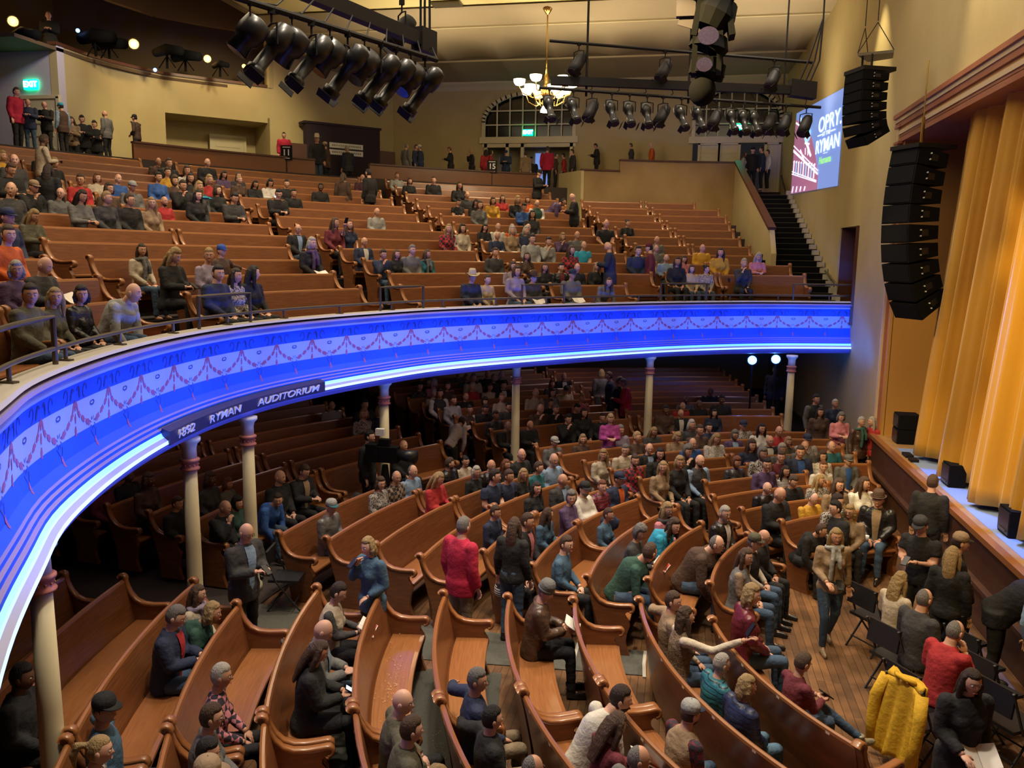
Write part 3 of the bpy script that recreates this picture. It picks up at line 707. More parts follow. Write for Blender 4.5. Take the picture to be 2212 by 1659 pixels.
# --- balcony
secs=[(97.5,108.0,'right block by the black stairs'),(108.7,114.2,'narrow block right of the second stepped aisle'),(116.6,131.2,'centre right block'),(134.2,148.4,'centre block'),(150.6,0,''),]
def brx(i): return brow(i)+max(0,.42-.12*i)
for i in range(11):
    lo=[97.8,98.4,99.2,102.3,102.0,102.2,102.1,101.8,101.5,101.6,103.4][i]
    z=bz(i); R=brx(i)
    def L(sec): return '%s balcony pew row from the rail, %s'%(ORD[i],sec)
    if i: pew(CB,R,lo,108.1,z,L('right block by the black stairs'),'balcony pews')
    if i: pew(CB,R,108.6,114.4,z,L('narrow block with the divider arms'),'balcony pews')
for i in range(13):
    z=bz(i); R=brow(i)
    def L(sec): return '%s balcony pew row from the rail, %s'%(ORD[i],sec)
    pew(CB,R,116.8 if i else 121.8,131.4,z,L('block below the arched window'),'balcony pews')
    pew(CB,R,133.8,148.6 if i>0 else 150.4,z,L('block below the black booth'),'balcony pews')
    if i<4:
        pew(CB,R,155.4-i*.5,175 if i!=1 else 172,z,L('block left of the first stepped aisle'),'balcony pews')
    else:
        pew(CB,R,151.2,161.4,z,L('right half of the left block'),'balcony pews')
        pew(CB,R,162,176,z,L('left half of the left block'),'balcony pews')
    pew(CB,R,178.5 if i else 181,192,z,L('leftmost block cut by the frame'),'balcony pews')
    if i<3: pew(CB,R,192.6,206,z,L('near left corner behind the rail'),'balcony pews')
# ---------------------------------------------------------------- columns
for x,y,lab in ((-4.92,5.51,'near left iron column, largest, at the left edge'),(-5.94,9.23,'cream column under the word plaque, left of a close pair'),(-5.93,10.66,'cream column, right one of the close pair left of centre'),(-5.22,14.33,'cream column beside the tv camera operator'),(-3.38,17.56,'cream column below the middle of the balcony front'),(-.6,19.95,'cream column behind the woman in the magenta sweater'),(2.81,21.4,'cream column farthest right by the blue spotlights')):
    e=empty('column',(x,y,0),lab,'column','cream iron columns carrying the balcony')
    b=MB(); b.lathe([(.14,0),(.14,.12),(.105,.16),(.10,.25),(.093,1.2),(.083,2.18)],20,0); b.build('shaft',M['cream'],e,True)
    b=MB(); b.lathe([(.083,2.18),(.115,2.19),(.12,2.21),(.10,2.225),(.10,2.29),(.12,2.30),(.122,2.325),(.10,2.34)],20,0)
    for k in range(12):
        a=k*math.pi/6; b.ell((.10*math.cos(a),.10*math.sin(a),2.258),(.012,.012,.012),6,4)
    b.build('collar',M['redcol'],e,True)
    b=MB(); b.lathe([(.088,2.34),(.085,2.46),(.10,2.52),(.14,2.56),(.14,2.6)],20,0); b.build('capital',M['cream'],e,True)
# ---------------------------------------------------------------- curtains
def curtain_mesh(name,y0,y1,x0,zb,zt,amp,per,lean,label,n=420,rows=22,mt='curtain',sag=0.25,pp=1.55):
    vs=[];fs=[]
    for i in range(n+1):
        f=i/n; y=y0+(y1-y0)*f
        for j in range(rows+1):
            t=j/rows; a=1-.45*t
            ph=2*math.pi*(y-y0)/per
            big=math.sin(2*math.pi*(y-y0)/pp)
            x=x0+amp*a*(.55*math.sin(ph+.9*math.sin(ph*.31))+.25*math.sin(ph*2.3+1.3))-.17*a*big
            yy=y-lean*t*(f)+.10*a*math.sin(ph*.5+t)*.6
            z=zb+(zt-zb)*t
            if j==0: z+=.05*math.cos(2*math.pi*(y-y0)/pp)
            vs.append((x,yy,z))
    for i in range(n):
        for j in range(rows): fs.append((i*(rows+1)+j,(i+1)*(rows+1)+j,(i+1)*(rows+1)+j+1,i*(rows+1)+j+1))
    o=mesh_obj(name,vs,fs,M[mt],smooth=True); s=o.modifiers.new('s','SOLIDIFY'); s.thickness=.012
    return tag(o,label,'curtain')
curtain_mesh('stage_curtain',2.0,17.25,4.66,1.36,7.7,.17,.40,1.6,'large gold pleated house curtain closing the stage, its hem above blue light')
curtain_mesh('stage_curtain',16.6,18.1,6.0,1.36,7.6,.08,.30,0,'narrow amber curtain further back at the left edge of the stage opening',80,10,'prosc3')
o=curtain_mesh('stage_curtain',14.0,17.6,5.55,2.9,7.6,.05,.4,0,'black masking drape behind the big hanging loudspeaker',90,10,'blackmatte')
# ---------------------------------------------------------------- line arrays
def line_array(pos,n,w_,h,d,angs,label,yaw,grid=True,top=12.3,frame=True,scale=1):
    root=empty('line_array',pos,label,'loudspeaker')
    Rz=Matrix.Rotation(yaw,3,'Z')
    y=0;z=0;a=0
    cur=Vector((0,0,0))
    for k in range(n):
        a=angs[k]; R=Rz@Matrix.Rotation(-a,3,'X')
        # cabinet: wedge shape, front face +Y local
        c=cur+R@Vector((0,0,-h/2))
        b=MB(); f=.72
        pts=[Vector((x*w_/2,yy*d/2,zz*h/2*(1 if yy>0 else f))) for x,yy,zz in ((-1,1,-1),(-1,1,1),(-1,-1,1),(-1,-1,-1))]
        pts=[R@p+c for p in pts]; b.prism(pts,(0,0,0),R@Vector((w_,0,0)),0)
        b.box(c+R@Vector((0,d/2+.004,0)),(w_*.92,.012,h*.86),0,R)
        for s in (-1,1): b.box(c+R@Vector((s*w_/2,-.05*d,0)),(.012,d*.22,h*.35),2,R)
        b.build('cabinet',[M['blackmatte'],M['black'],M['gloss']],root)
        if grid:
            g=MB()
            for q in (-1,1): g.box(c+R@Vector((-w_/2-.008,d*.12,q*h*.16)),(.012,d*.2,h*.07))
            g.build('handle_bar',M['signw'],root)
        cur=cur+R@Vector((0,0,-h))
    b=MB(); b.box(Rz@Vector((0,-.05,.04)),(w_*1.02,d*1.3,.07),0,Rz); b.build('bumper_frame',M['black'],root)
    H=top-pos[2]
    if frame:
        b=MB(); P=[Rz@Vector(p) for p in ((-w_*.62,-.25,.30),(0,.22,.30),(w_*.62,-.25,.30),(0,-.5,.30))]
        b.prism(P,(0,0,0),(0,0,.05)); b.build('rigging_plate',M['steel'],root)
        b=MB()
        for a_,b_ in ((P[0],(P[0]+P[1])/2),(P[1],(P[0]+P[1])/2),(P[1],(P[1]+P[2])/2),(P[2],(P[1]+P[2])/2)):
            t_=b_+Vector((0,0,.55)); b.tube([a_+Vector((0,0,.05)),t_],.008,5)
        for b_ in ((P[0]+P[1])/2,(P[1]+P[2])/2): b.tube([b_+Vector((0,0,.58)),b_+Vector((0,0,H))],.009,5)
        for q in ((-.15,.02),(.15,.02)): b.tube([Rz@Vector((q[0],q[1],.05)),Rz@Vector((q[0],q[1],.32))],.02,6)
        b.build('hanging_cable',M['black'],root)
    else:
        b=MB(); b.tube([Vector((0,0,.05)),Vector((0,0,.55))],.03,8); b.tube([Vector((0,0,.55)),Vector((0,0,H))],.012,6); b.build('hoist_chain',M['brass'],root)
    return root
line_array((3.22,17,8.33),7,.62,.175,.50,[-.05,-.02,0,.04,.1,.28,.5],'small curved stack of black loudspeakers hanging by the projected picture',math.radians(112))
line_array((3.98,15.9,6.82),9,.66,.315,.62,[-.16,-.11,-.06,0,.06,.14,.25,.38,.54],'large curved column of black loudspeakers hanging in front of the gold curtain',math.radians(118),top=8.3,frame=False)
# ---------------------------------------------------------------- stage gear
def cab(name,c,d,label,cat='loudspeaker',n=1):
    e=empty(name,c,label,cat)
    for k in range(n):
        b=MB(); b.box((0,0,d[2]*(k+.5)),(d[0],d[1],d[2]*.96)); b.box((-d[0]/2-.005,0,d[2]*(k+.5)),(.02,d[1]*.9,d[2]*.8),1); b.build('cabinet',[M['blackmatte'],M['gloss']],e)
        b=MB(); b.box((-d[0]/2-.02,0,d[2]*(k+.22)),(.02,d[1]*.6,.02)); b.build('grille_bar',M['steel'],e)
    return e
cab('stage_speaker',(4.62,17.75,1.3),(.4,.42,.30),'black double loudspeaker stack on the stage corner beside the column of trim','loudspeaker',2)
cab('stage_monitor',(4.55,14.45,1.3),(.25,.4,.38),'black box loudspeaker peeping out between two folds of the gold curtain')
cab('stage_monitor',(4.55,11.9,1.3),(.25,.4,.38),'black wedge loudspeaker under the nearest curtain fold at right edge')
t=empty('monitor_screen',(4.75,16.75,1.3),'upright flat screen with blue picture at the left edge of the curtain','screen')
b=MB(); b.box((0,0,.62),(.06,.62,1.0)); b.box((0,0,.05),(.3,.5,.04)); b.build('casing',M['black'],t)
b=MB(); b.box((-.035,0,.62),(.01,.55,.92)); b.build('display',M['screen'],t)
b=MB()
for k in range(5): b.box((-.042,-.1+.06*k,.35+.1*k),(.006,.03,.25),0,Matrix.Rotation(.5,3,'X'))
b.build('picture_lines',M['scr_w'],t)
for k,(y,l) in enumerate(((16.45,'black cable box on the stage lip beside the flat screen'),(16.05,'smaller black cable box on the stage lip near the curtain hem'))):
    tag(boxobj('cable_box',(4.35,y,1.33),(.14,.3-.1*k,.05),M['black']),l,'cable box')
# ---------------------------------------------------------------- projected picture
A=V(4.155,24.75,6.96);B=V(3.665,30.78,7.19)
ux=(A-B); H1=2.62
scr=empty('projected_picture',(A+B)/2,'bright blue projected picture with white lettering and a building on the wall','picture')
nrm=V(-1,-.081,0).normalized()
def SP(u,v,o=.02):    # u 0..1 left to right, v 0..1 bottom to top
    bot=B.lerp(A,u); top=V(3.68,30.79,9.87).lerp(V(4.17,24.75,9.56),u); p=bot.lerp(top,v); return p+nrm*o
def poly(name,pts,m,o=.03):
    vs=[SP(u,v,o) for u,v in pts]; b=MB(); b.prism(vs,(0,0,0),nrm*-.008); return prt(b.build(name,m),scr)
poly('picture_ground',[(0,0),(1,0),(1,1),(0,1)],M['screen'],.02)
poly('gable_wall',[(0,0),(0,.93),(.12,.86),(.36,.74),(.55,.36),(.62,.16),(.62,0)],M['scr_r'],.03)
b=MB()
def ln(a,c,w_=.012,mi=0,o=.045):
    a=Vector(a);c=Vector(c); d=(c-a).normalized(); n=Vector((-d.y,d.x))*w_/2
    b.prism([SP(*(a+n),o),SP(*(c+n),o),SP(*(c-n),o),SP(*(a-n),o)],(0,0,0),nrm*-.004,mi)
for v in (.02,.07,.09): ln((0,.62-v),(.62,.22-v*.6),.012)
for v in (0,.03): ln((0,.28-v),(.60,.10-v*.5),.012)
ln((.02,.88),(.3,.72),.02);ln((.12,.92),(.44,.40),.02);ln((.30,.60),(.44,.40),.03);ln((.18,.52),(.3,.36),.02)
for k in range(9):
    u=.04+.062*k; vb=.12+(.6-u)*.22; ln((u,vb),(u,vb+.15),.018,1 if k%2 else 0)
    ln((u-.015,vb+.15),(u+.015,vb+.16),.02)
for k in range(4): ln((.04+.1*k,.01),(.06+.1*k,.09-.01*k),.02)
for k in range(12):
    a=k/12*6.28; a2=(k+1)/12*6.28; ln((.33+.06*math.cos(a),.66+.07*math.sin(a)),(.33+.06*math.cos(a2),.66+.07*math.sin(a2)),.03,1)
ln((.28,.58),(.39,.55),.02,0);ln((.30,.52),(.31,.44),.012);ln((.36,.50),(.37,.42),.012)
prt(b.build('picture_lines',[M['scr_w'],M['scr_c']]),scr)
Xd=(A-B).normalized()
for txt,u,v,sz,mm,sx in (('OPRY.',.78,.71,.62,'scr_w',1.55),('AT THE',.73,.60,.17,'scr_w',1.6),('RYMAN',.76,.47,.56,'scr_w',1.45),('Humana',.74,.31,.30,'scr_g',1.4)):
    text_obj('picture_words',txt,sz,SP(u,v,.04),Xd,V(0,0,1),M[mm],.003,scr,0,.003 if sz>.3 else .001,sx)
b=MB(); 
for u0,u1 in ((.56,.65),(.81,.90)): ln((u0,.602),(u1,.602),.012,0)
ln((.70,.385),(.78,.385),.006)
prt(b.build('picture_rules',[M['scr_w'],M['scr_c']]),scr)
# ---------------------------------------------------------------- exit signs
def exit_sign(c,X,label,s=.2):
    e=empty('exit_sign',c,label,'exit sign'); X=Vector(X).normalized(); n=X.cross(V(0,0,1)); R=Matrix((X,n,V(0,0,1))).transposed()
    b=MB(); b.box((0,0,0),(s*1.9,.06,s*1.15),0,R); b.build('sign_box',M['exit'],e)
    o=text_obj('sign_letters','EXIT',s*.95,Vector(c)+n*.045,X,V(0,0,1),M['exitw'],.004,e,0,.008)
exit_sign((-6.03,YF-.04,9.68),(1,0,0),'green lit sign over the left arched window doorway')
exit_sign((1.97,YF-.04,9.76),(1,0,0),'green lit sign over the right arched window doorway')
exit_sign((-19.2,22.56,9.75),(1,0,0),'green lit sign above the white door at far upper left',.24)
# ---------------------------------------------------------------- ceiling fittings
for p,l in (((1391,71),'left lower recessed ceiling light above the hanging lamps'),((1432,38),'upper recessed ceiling light right of the chandelier rod'),((1642,60),'rightmost recessed ceiling light near the stage wall')):
    q=atz(p[0],p[1],12.15); o=MB(); o.lathe([(.13,0),(.14,.03)],16,0); oo=o.build('downlight',M['bulbw'],loc=q-V(0,0,.02)); tag(oo,l,'ceiling light')
tag(boxobj('ceiling_vent',atz(965,10,12.35),(.9,.5,.04),M['steel']),'dark square air vent in the pale ceiling, top middle','vent')
ch=empty('chandelier',(-4.24,26.1,9.9),'brass chandelier with glowing white glass bowls on a long rod','chandelier')
b=MB(); b.tube([(0,0,.1),(0,0,2.42)],.022,8); b.lathe([(.04,2.2),(.16,2.38),(.18,2.44)],16); b.build('rod',M['brass'],ch,True)
b=MB(); b.lathe([(.03,-.35),(.10,-.2),(.16,-.05),(.10,.1),(.06,.25),(.10,.35),(.05,.5),(.02,.7)],16); b.build('centre_column',M['brass'],ch,True)
for tier,(n,r,z,off) in enumerate(((6,.82,.12,.3),(6,.60,-.12,.0))):
    for k in range(n):
        a=off+k*2*math.pi/n; c,s=math.cos(a),math.sin(a)
        b=MB(); b.tube([(.08*c,.08*s,z-.2),(r*.5*c,r*.5*s,z-.32),(r*.9*c,r*.9*s,z-.2),(r*c,r*s,z-.02)],.016,6)
        b.tube([(r*.4*c,r*.4*s,z-.3),(r*.5*c,r*.5*s,z-.12),(r*.3*c,r*.3*s,z-.1)],.012,5); arm=b.build('arm',M['brass'],ch,True)
        b=MB(); b.lathe([(.03,0),(.12,.03),(.17,.10),(.185,.19),(.17,.19),(.155,.12),(.10,.05)],16,0,(r*c,r*s,z)); b.build('glass_bowl',M['globe'],arm,True)
b=MB(); b.lathe([(.02,-.35),(.08,-.42),(.16,-.56),(.17,-.62),(.10,-.60)],16); b.build('pendant_shade',M['globe'],ch,True)
l=bpy.data.lights.new('chandelier_light','POINT'); l.energy=140; l.color=(1,.82,.5); l.shadow_soft_size=.6; o=bpy.data.objects.new('chandelier_light',l); COL.objects.link(o); o.location=(-4.24,26.1,9.2)
# ---------------------------------------------------------------- lighting rigs
def make_can(kind):
    """theatre lantern hanging at origin, beam along local -Y tilted down"""
    e=bpy.data.objects.new('stage_light',None); COL.objects.link(e)
    R=Matrix.Rotation(math.radians(52),3,'X')
    b=MB(); b.box((0,0,-.02),(.05,.06,.06)); b.tube([(0,0,-.05),(0,0,-.14)],.012,6); b.build('clamp',M['black'],e)
    b=MB(); b.tube([(-.13,0,-.36),(-.13,0,-.16),(0,0,-.14),(.13,0,-.16),(.13,0,-.36)],.012,6); b.build('yoke',M['black'],e)
    RR=Matrix.Rotation(math.radians(90),3,'X')
    b=MB()
    if kind=='par': prof=[(.03,-.24),(.09,-.21),(.115,-.12),(.12,.10),(.12,.26)]
    elif kind=='prof': prof=[(.03,-.30),(.10,-.26),(.115,-.12),(.10,-.02),(.07,.0),(.07,.26),(.095,.27),(.095,.36)]
    else: prof=[(.05,-.22),(.17,-.18),(.19,-.02),(.17,.10),(.13,.14),(.15,.30)]
    b.lathe(prof,18,0,(0,0,-.38),R=R@RR); body=b.build('housing',M['gloss'] if kind!='par' else M['black'],e,True)
    d=(R@RR)@Vector((0,0,1)); end=prof[-1][1]
    b=MB(); b.lathe([(prof[-1][0]*.9,end+.005),(prof[-1][0]*.88,end+.012)],16,0,(0,0,-.38),R=R@RR); b.build('lens',M['purplebooth'] if kind!='mover' else M['glassdark'],e)
    if kind!='mover':
        b=MB(); Q=R@RR
        for s in (-1,1): b.box(Vector((0,0,-.38))+Q@Vector((s*.13,0,end+.03)),(.10,.17,.008),0,Q@Matrix.Rotation(s*.9,3,'Y'))
        b.build('barn_door',M['black'],e)
    return e
def copytree(o,name=None):
    c=o.copy(); COL.objects.link(c)
    for ch_ in o.children:
        d=ch_.copy(); COL.objects.link(d); d.parent=c
    return c
PROT={k:make_can(k) for k in ('par','prof','mover')}; USED={k:False for k in PROT}
def place_can(kind,loc,yaw,label,sc=1,group='stage lights on the rigs',tilt=0):
    if USED[kind]: o=copytree(PROT[kind])
    else: o=PROT[kind]; USED[kind]=True
    o.location=loc; o.rotation_euler=(tilt,0,yaw); o.scale=(sc,)*3; tag(o,label,'stage light',group); return o
# rig A (upper left, near)
za=7.35
p0=atz(640,-25,za);p1=atz(930,95,za)
rA=empty('lighting_beam',(p0+p1)/2,'heavy black hoisted beam with hanging theatre lights, upper left','lighting rig')
def obeam(root,name,a,b_,w_,h,m='black'):
    d=(b_-a); R=Matrix((d.normalized(),d.normalized().cross(V(0,0,1))*-1,V(0,0,1))).transposed(); q=MB(); q.box((a+b_)/2-root.location,(d.length,w_,h),0,R); return q.build(name,M[m],root)
obeam(rA,'beam',p0,p1,.12,.14)
q0=atz(480,-15,za-.42);q1=atz(943,130,za-.42)
b=MB(); b.tube([q0-rA.location,q1-rA.location],.028,8); b.build('pipe',M['black'],rA)
obeam(rA,'junction_box',p1-(p1-p0).normalized()*.28,p1+(p1-p0).normalized()*.02,.16,.26,'black')
b=MB()
for k in range(9):
    a=p0.lerp(p1,k/8)-rA.location; c=q0.lerp(q1,(k+.6)/8.6)-rA.location; b.tube([a,(a+c)/2+V(.05,0,-.1),c],.008,5)
b.build('hanging_cable',M['black'],rA)
b=MB(); pj=p1-(p1-p0).normalized()*.12-rA.location
for d_ in (-.05,0,.06): b.tube([pj+V(d_,0,.1),pj+V(d_*.5,0,5)],.014,6)
b.tube([pj+V(0,0,1.0),pj+V(-1.2,0,1.5)],.02,6); b.build('hoist_cable',M['black'],rA)
ka=['mover','prof','mover','prof','mover','prof','mover','prof','prof','mover','prof']
oa=['leftmost','second','third','fourth','fifth','sixth','seventh','eighth','ninth','tenth','last']
for k in range(11):
    p=q0.lerp(q1,.10+.83*k/10)
    place_can(ka[k],p,math.radians(-60+25*math.sin(k*2.3)),'black theatre lamp on the upper left rig, %s from the left'%oa[k],(.64 if ka[k]=='mover' else .85))
place_can('par',atz(868,2,8.2),math.radians(-50),'single black lamp hanging above the upper left rig against the pale ceiling',1.0)
# rig B
def solvez(px,py,z): return atz(px,py,z)
zb=8.25
b0=atz(1190,174,zb);b1=atz(1760,196,zb)
d_=b1-b0
rB=empty('lighting_beam',(b0+b1)/2,'black horizontal lighting beam with two thinner pipes, upper right','lighting rig')
YB=15.6
def atyy(px,py,y):
    d=ray(px,py);t=y/d[1];return Vector((d[0]*t,y,HC+d[2]*t))
b0=atyy(1190,174,14.8);b1=atyy(1760,197,15.9)
obeam(rB,'beam',b0,b1,.12,.14); obeam(rB,'junction_box',b1-(b1-b0).normalized()*.45+V(0,0,.04),b1,.2,.28,'black')
t0=atyy(1187,88,14.8);t1=atyy(1757,135,15.9);u0=atyy(1165,189,14.7);u1=atyy(1773,232,15.9)
b=MB(); b.tube([t0-rB.location,t1-rB.location],.026,8); b.tube([u0-rB.location,u1-rB.location],.026,8); b.build('pipe',M['black'],rB)
b=MB()
for px in (1268,1489,1696):
    f=(px-1187)/(1757-1187); a=t0.lerp(t1,f); c=u0.lerp(u1,(px-1165)/(1773-1165)); a2=Vector((a.x,a.y,12.3)); c=Vector((a.x,a.y,c.z-.08)); b.tube([a2-rB.location,c-rB.location],.02 if px<1600 else .015,8)
b.build('drop_pipe',M['black'],rB)
b=MB()
for k in range(10):
    a=b0.lerp(b1,(k+.5)/10)-rB.location; c=u0.lerp(u1,(k+.7)/10.3)-rB.location; b.tube([a,(a+c)/2+V(.06,0,-.04),c],.007,5)
j=b1-(b1-b0).normalized()*.2-rB.location
for q in (-.1,0,.08): b.tube([j+V(q,0,.1),j+V(q+.15,0,.5),j+V(.25,0,1.2),j+V(.22,0,4)],.016,6)
b.build('hanging_cable',M['black'],rB)
lows=[(1187,'prof'),(1238,'prof'),(1277,'par'),(1320,'prof'),(1358,'prof'),(1396,'prof'),(1430,'par'),(1470,'prof'),(1508,'prof'),(1545,'par'),(1580,'prof'),(1606,'prof'),(1630,'prof'),(1664,'par'),(1697,'par'),(1742,'par')]
nm=['first','second','third','fourth','fifth','sixth','seventh','eighth','ninth','tenth','eleventh','twelfth','thirteenth','fourteenth','fifteenth','sixteenth']
for k,(px,kd) in enumerate(lows):
    p=u0.lerp(u1,(px-1165)/(1773-1165)); place_can(kd,p,math.radians((-35 if kd=='par' else 25)+8*math.sin(k)),'black theatre lamp on the lower pipe by the arched windows, %s from the left'%nm[k],.82)
for px,l in ((1250,'black lamp hanging from the upper thin pipe, left one of three'),(1435,'black lamp hanging from the upper thin pipe, middle one of three'),(1672,'black lamp hanging from the upper thin pipe, nearest the stage wall')):
    p=t0.lerp(t1,(px-1187)/(570)); place_can('par',p,math.radians(-35),l,.85)
# big moving lights hanging at top, seen from below
M['doorm']=mat('grey_barn_door',(.05,.04,.05),.7)
mv=empty('moving_light_cluster',atz(1532,60,7.6),'dark vertical cluster of moving lights with purple lenses, top right of centre','stage light')
g=mv.location
def rel(px,py): 
    d=ray(px,py); t=g.y/d[1]; return Vector((d[0]*t,g.y,HC+d[2]*t))-g
b=MB(); b.tube([rel(1560,0),rel(1545,30),rel(1530,62)],[.20,.25,.20],12); b.box(rel(1508,30),(.07,.3,.55),0,Matrix.Rotation(.15,3,'Y')); b.box(rel(1574,34),(.07,.3,.5),0,Matrix.Rotation(-.2,3,'Y')); b.tube([rel(1545,-60),rel(1545,20)],.10,8); b.box(rel(1540,-20),(.5,.35,.2)); b.build('upper_head',M['blackmatte'],mv)
for (px,py,r,n_) in ((1528,95,.115,'lens'),(1520,152,.09,'lens')):
    b=MB(); cc=rel(px,py)+V(0,-.34 if n_=='lens' and py<100 else -.26,0); b.lathe([(r,0),(r*1.02,.02)],18,0,cc,R=Matrix.Rotation(math.radians(70),3,'X')); b.build('lens',M['lens'],mv)
b=MB(); b.tube([rel(1534,80),rel(1530,105),rel(1528,108)],[.20,.235,.20],12); b.tube([rel(1524,128),rel(1522,160),rel(1520,164)],[.17,.19,.16],12); b.box(rel(1500,120),(.06,.28,.45)); b.box(rel(1553,120),(.06,.28,.5)); b.tube([rel(1556,140),rel(1548,175)],.07,8); b.build('middle_head',M['blackmatte'],mv)
b=MB(); b.ell(rel(1517,196),(.16,.16,.18),16,10); b.tube([rel(1545,100),rel(1550,170)],.08,8); b.build('lower_head',M['blackmatte'],mv,True)
b=MB(); b.box(rel(1482,18)+V(0,0,0),(.22,.12,.2),0); b.box(rel(1487,40),(.2,.02,.2),0,Matrix.Rotation(.3,3,'Y')); b.tube([rel(1485,-10),rel(1500,15)],.06,10); b.build('side_barn_door',M['doorm'],mv)
# ---------------------------------------------------------------- control booth behind the rear wall
def booth_lamp(px,py,m_,label,r,e,col):
    d=ray(px,py); t=min(((-20.0)/d[0] if d[0]<0 else 99),29.5/d[1]); 
    best=None
    for k in range(400):
        tt=20+k*.05; p=Vector((d[0]*tt,d[1]*tt,HC+d[2]*tt))
        if (Vector((p.x-5.2,p.y-10))).length>27.6: break
    q=empty('booth_light',p,label,'lamp')
    dirv=(Vector((0,0,HC))-p).normalized(); R=dirv.to_track_quat('Z','Y').to_matrix()
    b=MB(); b.lathe([(.05,-.3),(r*1.15,-.2),(r*1.2,.05)],14,0,R=R); b.build('housing',M['black'],q)
    b=MB(); b.lathe([(r,.055),(r*.6,.07)],14,0,R=R); b.build('bulb',m_,q)
    l=bpy.data.lights.new('booth','POINT'); l.energy=e; l.color=col; l.shadow_soft_size=.1; o=bpy.data.objects.new('booth_glow',l); COL.objects.link(o); o.location=p+dirv*.3
for a in ((28,46,M['bulb'],'glowing amber lamp at the far upper left corner of the control booth',.14,14,(1,.55,.15)),(289,95,M['bulb'],'brightest glowing amber lamp in the middle of the control booth',.15,24,(1,.55,.15)),(448,127,M['bulb'],'glowing amber lamp right of the middle in the control booth',.12,14,(1,.55,.15)),(527,143,M['bulb'],'thin glowing amber lamp near the right end of the control booth',.07,8,(1,.5,.12)),(553,154,M['bulb'],'smallest amber lamp at the right end of the control booth',.05,4,(1,.5,.12)),(168,66,M['bulbb'],'small pale blue lamp beside the seated booth operator',.06,2,(.3,.5,1)),(335,151,M['bulbb'],'small deep blue lamp on the control booth ledge',.06,2,(.1,.3,1))): booth_lamp(*a)
def follow(px,py,label,s=1):
    d=ray(px,py)
    for k in range(500):
        tt=20+k*.05; p=Vector((d[0]*tt,d[1]*tt,HC+d[2]*tt))
        if (Vector((p.x-5.2,p.y-10))).length>26.9: break
    e=empty('follow_spot',(p.x,p.y,10.8),label,'spotlight')
    h=p.z-10.8
    b=MB(); b.tube([(-.5*s,.2,h),(.0,0,h+.05),(.6*s,-.25,h-.08)],[.12*s,.16*s,.13*s],10); b.build('housing',M['blackmatte'],e,True)
    b=MB(); b.tube([(0,0,0),(0,0,h)],.04,6); b.tube([(-.3,0,.02),(0,0,.4),(.3,0,.02)],.02,6); b.build('stand',M['blackmatte'],e)
follow(205,80,'black follow spotlight in the booth right of its operator',1.3);follow(235,95,'black follow spotlight left of the brightest amber lamp',1.2);follow(360,110,'black follow spotlight right of the brightest amber lamp',1.1);follow(400,122,'black follow spotlight left of the right amber lamp',1.1);follow(50,75,'black follow spotlight at the far left of the booth',1.1);follow(475,140,'small black spotlight in the booth right of the right amber lamp',.7)
# ---------------------------------------------------------------- black booth on the concourse
bd=empty('sound_booth',(-12.9,30.9,7.4),'dark purple draped booth standing on the concourse below the curved wall','booth')
X_=V(1,1,0).normalized(); N_=V(1,-1,0).normalized(); RB_=Matrix((X_,-N_,V(0,0,1))).transposed()
b=MB(); b.prism([X_*-1.45+N_*.25,X_*1.5+N_*.25,X_*1.5-N_*.1,X_*-1.45-N_*.1],(0,0,0),(0,0,2.28)); b.box((0,0,2.3),(3.1,.6,.08),0,RB_); b.build('body',M['purplebooth'],bd)
for q in (1.8,-1.8):
    b=MB(); b.box(X_*q+V(0,0,.75),(.7,.5,1.5),0,RB_); b.build('side_cabinet',M['darkwood'],bd)
b=MB()
for z in (1.55,1.30): b.box(X_*.1+N_*.27+V(0,0,z),(1.35,.02,.19),0,RB_)
b.build('notice_board',M['signw'],bd)
b=MB()
for z in (1.55,1.30):
    for k in range(14): b.box(X_*(-.45+.085*k)+N_*.285+V(0,0,z),(.05,.01,.05),0,RB_)
b.build('notice_writing',M['steel'],bd)
tag(boxobj('framed_sign',(-17.45,27.35,7.72),(.35,.05,.6),M['signw'],R=RB_),'small white framed sign leaning beside the white niche door','sign')
# ---------------------------------------------------------------- tv camera
cx=Vector((-5.0,13.75,0))
tc=empty('television_camera',cx,'black broadcast camera on a pedestal beside a cream column','camera')
b=MB(); b.lathe([(.3,0),(.3,.1),(.09,.2),(.09,.9),(.05,1.2)],14); 
for k in range(3): a=k*2.09; b.box((.25*math.cos(a),.25*math.sin(a),.06),(.1,.1,.12))
b.build('pedestal',M['black'],tc)
b=MB(); b.box((0,0,1.4),(.5,.2,.28)); b.box((-.22,0,1.42),(.2,.26,.32)); b.box((.0,0,1.62),(.2,.12,.1)); b.build('body',M['blackmatte'],tc)
b=MB(); b.tube([(.24,0,1.4),(.58,-.04,1.38)],[.09,.12],14); b.build('lens',M['gloss'],tc,True)
b=MB(); b.box((-.1,.05,1.78),(.16,.1,.12)); b.build('viewfinder',M['signw'],tc)
# ---------------------------------------------------------------- folding chairs
def make_chair():
    e=bpy.data.objects.new('folding_chair',None); COL.objects.link(e)
    b=MB(); b.box((0,0,.45),(.42,.42,.035)); b.build('seat',M['chairm'],e)
    b=MB(); b.box((0,-.24,.74),(.42,.03,.26),0,Matrix.Rotation(-.15,3,'X')); b.build('backrest',M['chairm'],e)
    for s in (-1,1):
        b=MB(); b.tube([(s*.22,-.28,.88),(s*.22,-.10,.45),(s*.22,.26,.0)],.014,6); b.build('leg',M['chairm'],e)
        b=MB(); b.tube([(s*.20,.12,.45),(s*.20,-.24,0)],.014,6); b.build('leg',M['chairm'],e)
    b=MB(); b.tube([(-.22,.15,.15),(.22,.15,.15)],.010,6); b.tube([(-.2,-.16,.13),(.2,-.16,.13)],.010,6); b.build('crossbar',M['chairm'],e)
    return e
chp=make_chair(); chn=[0]
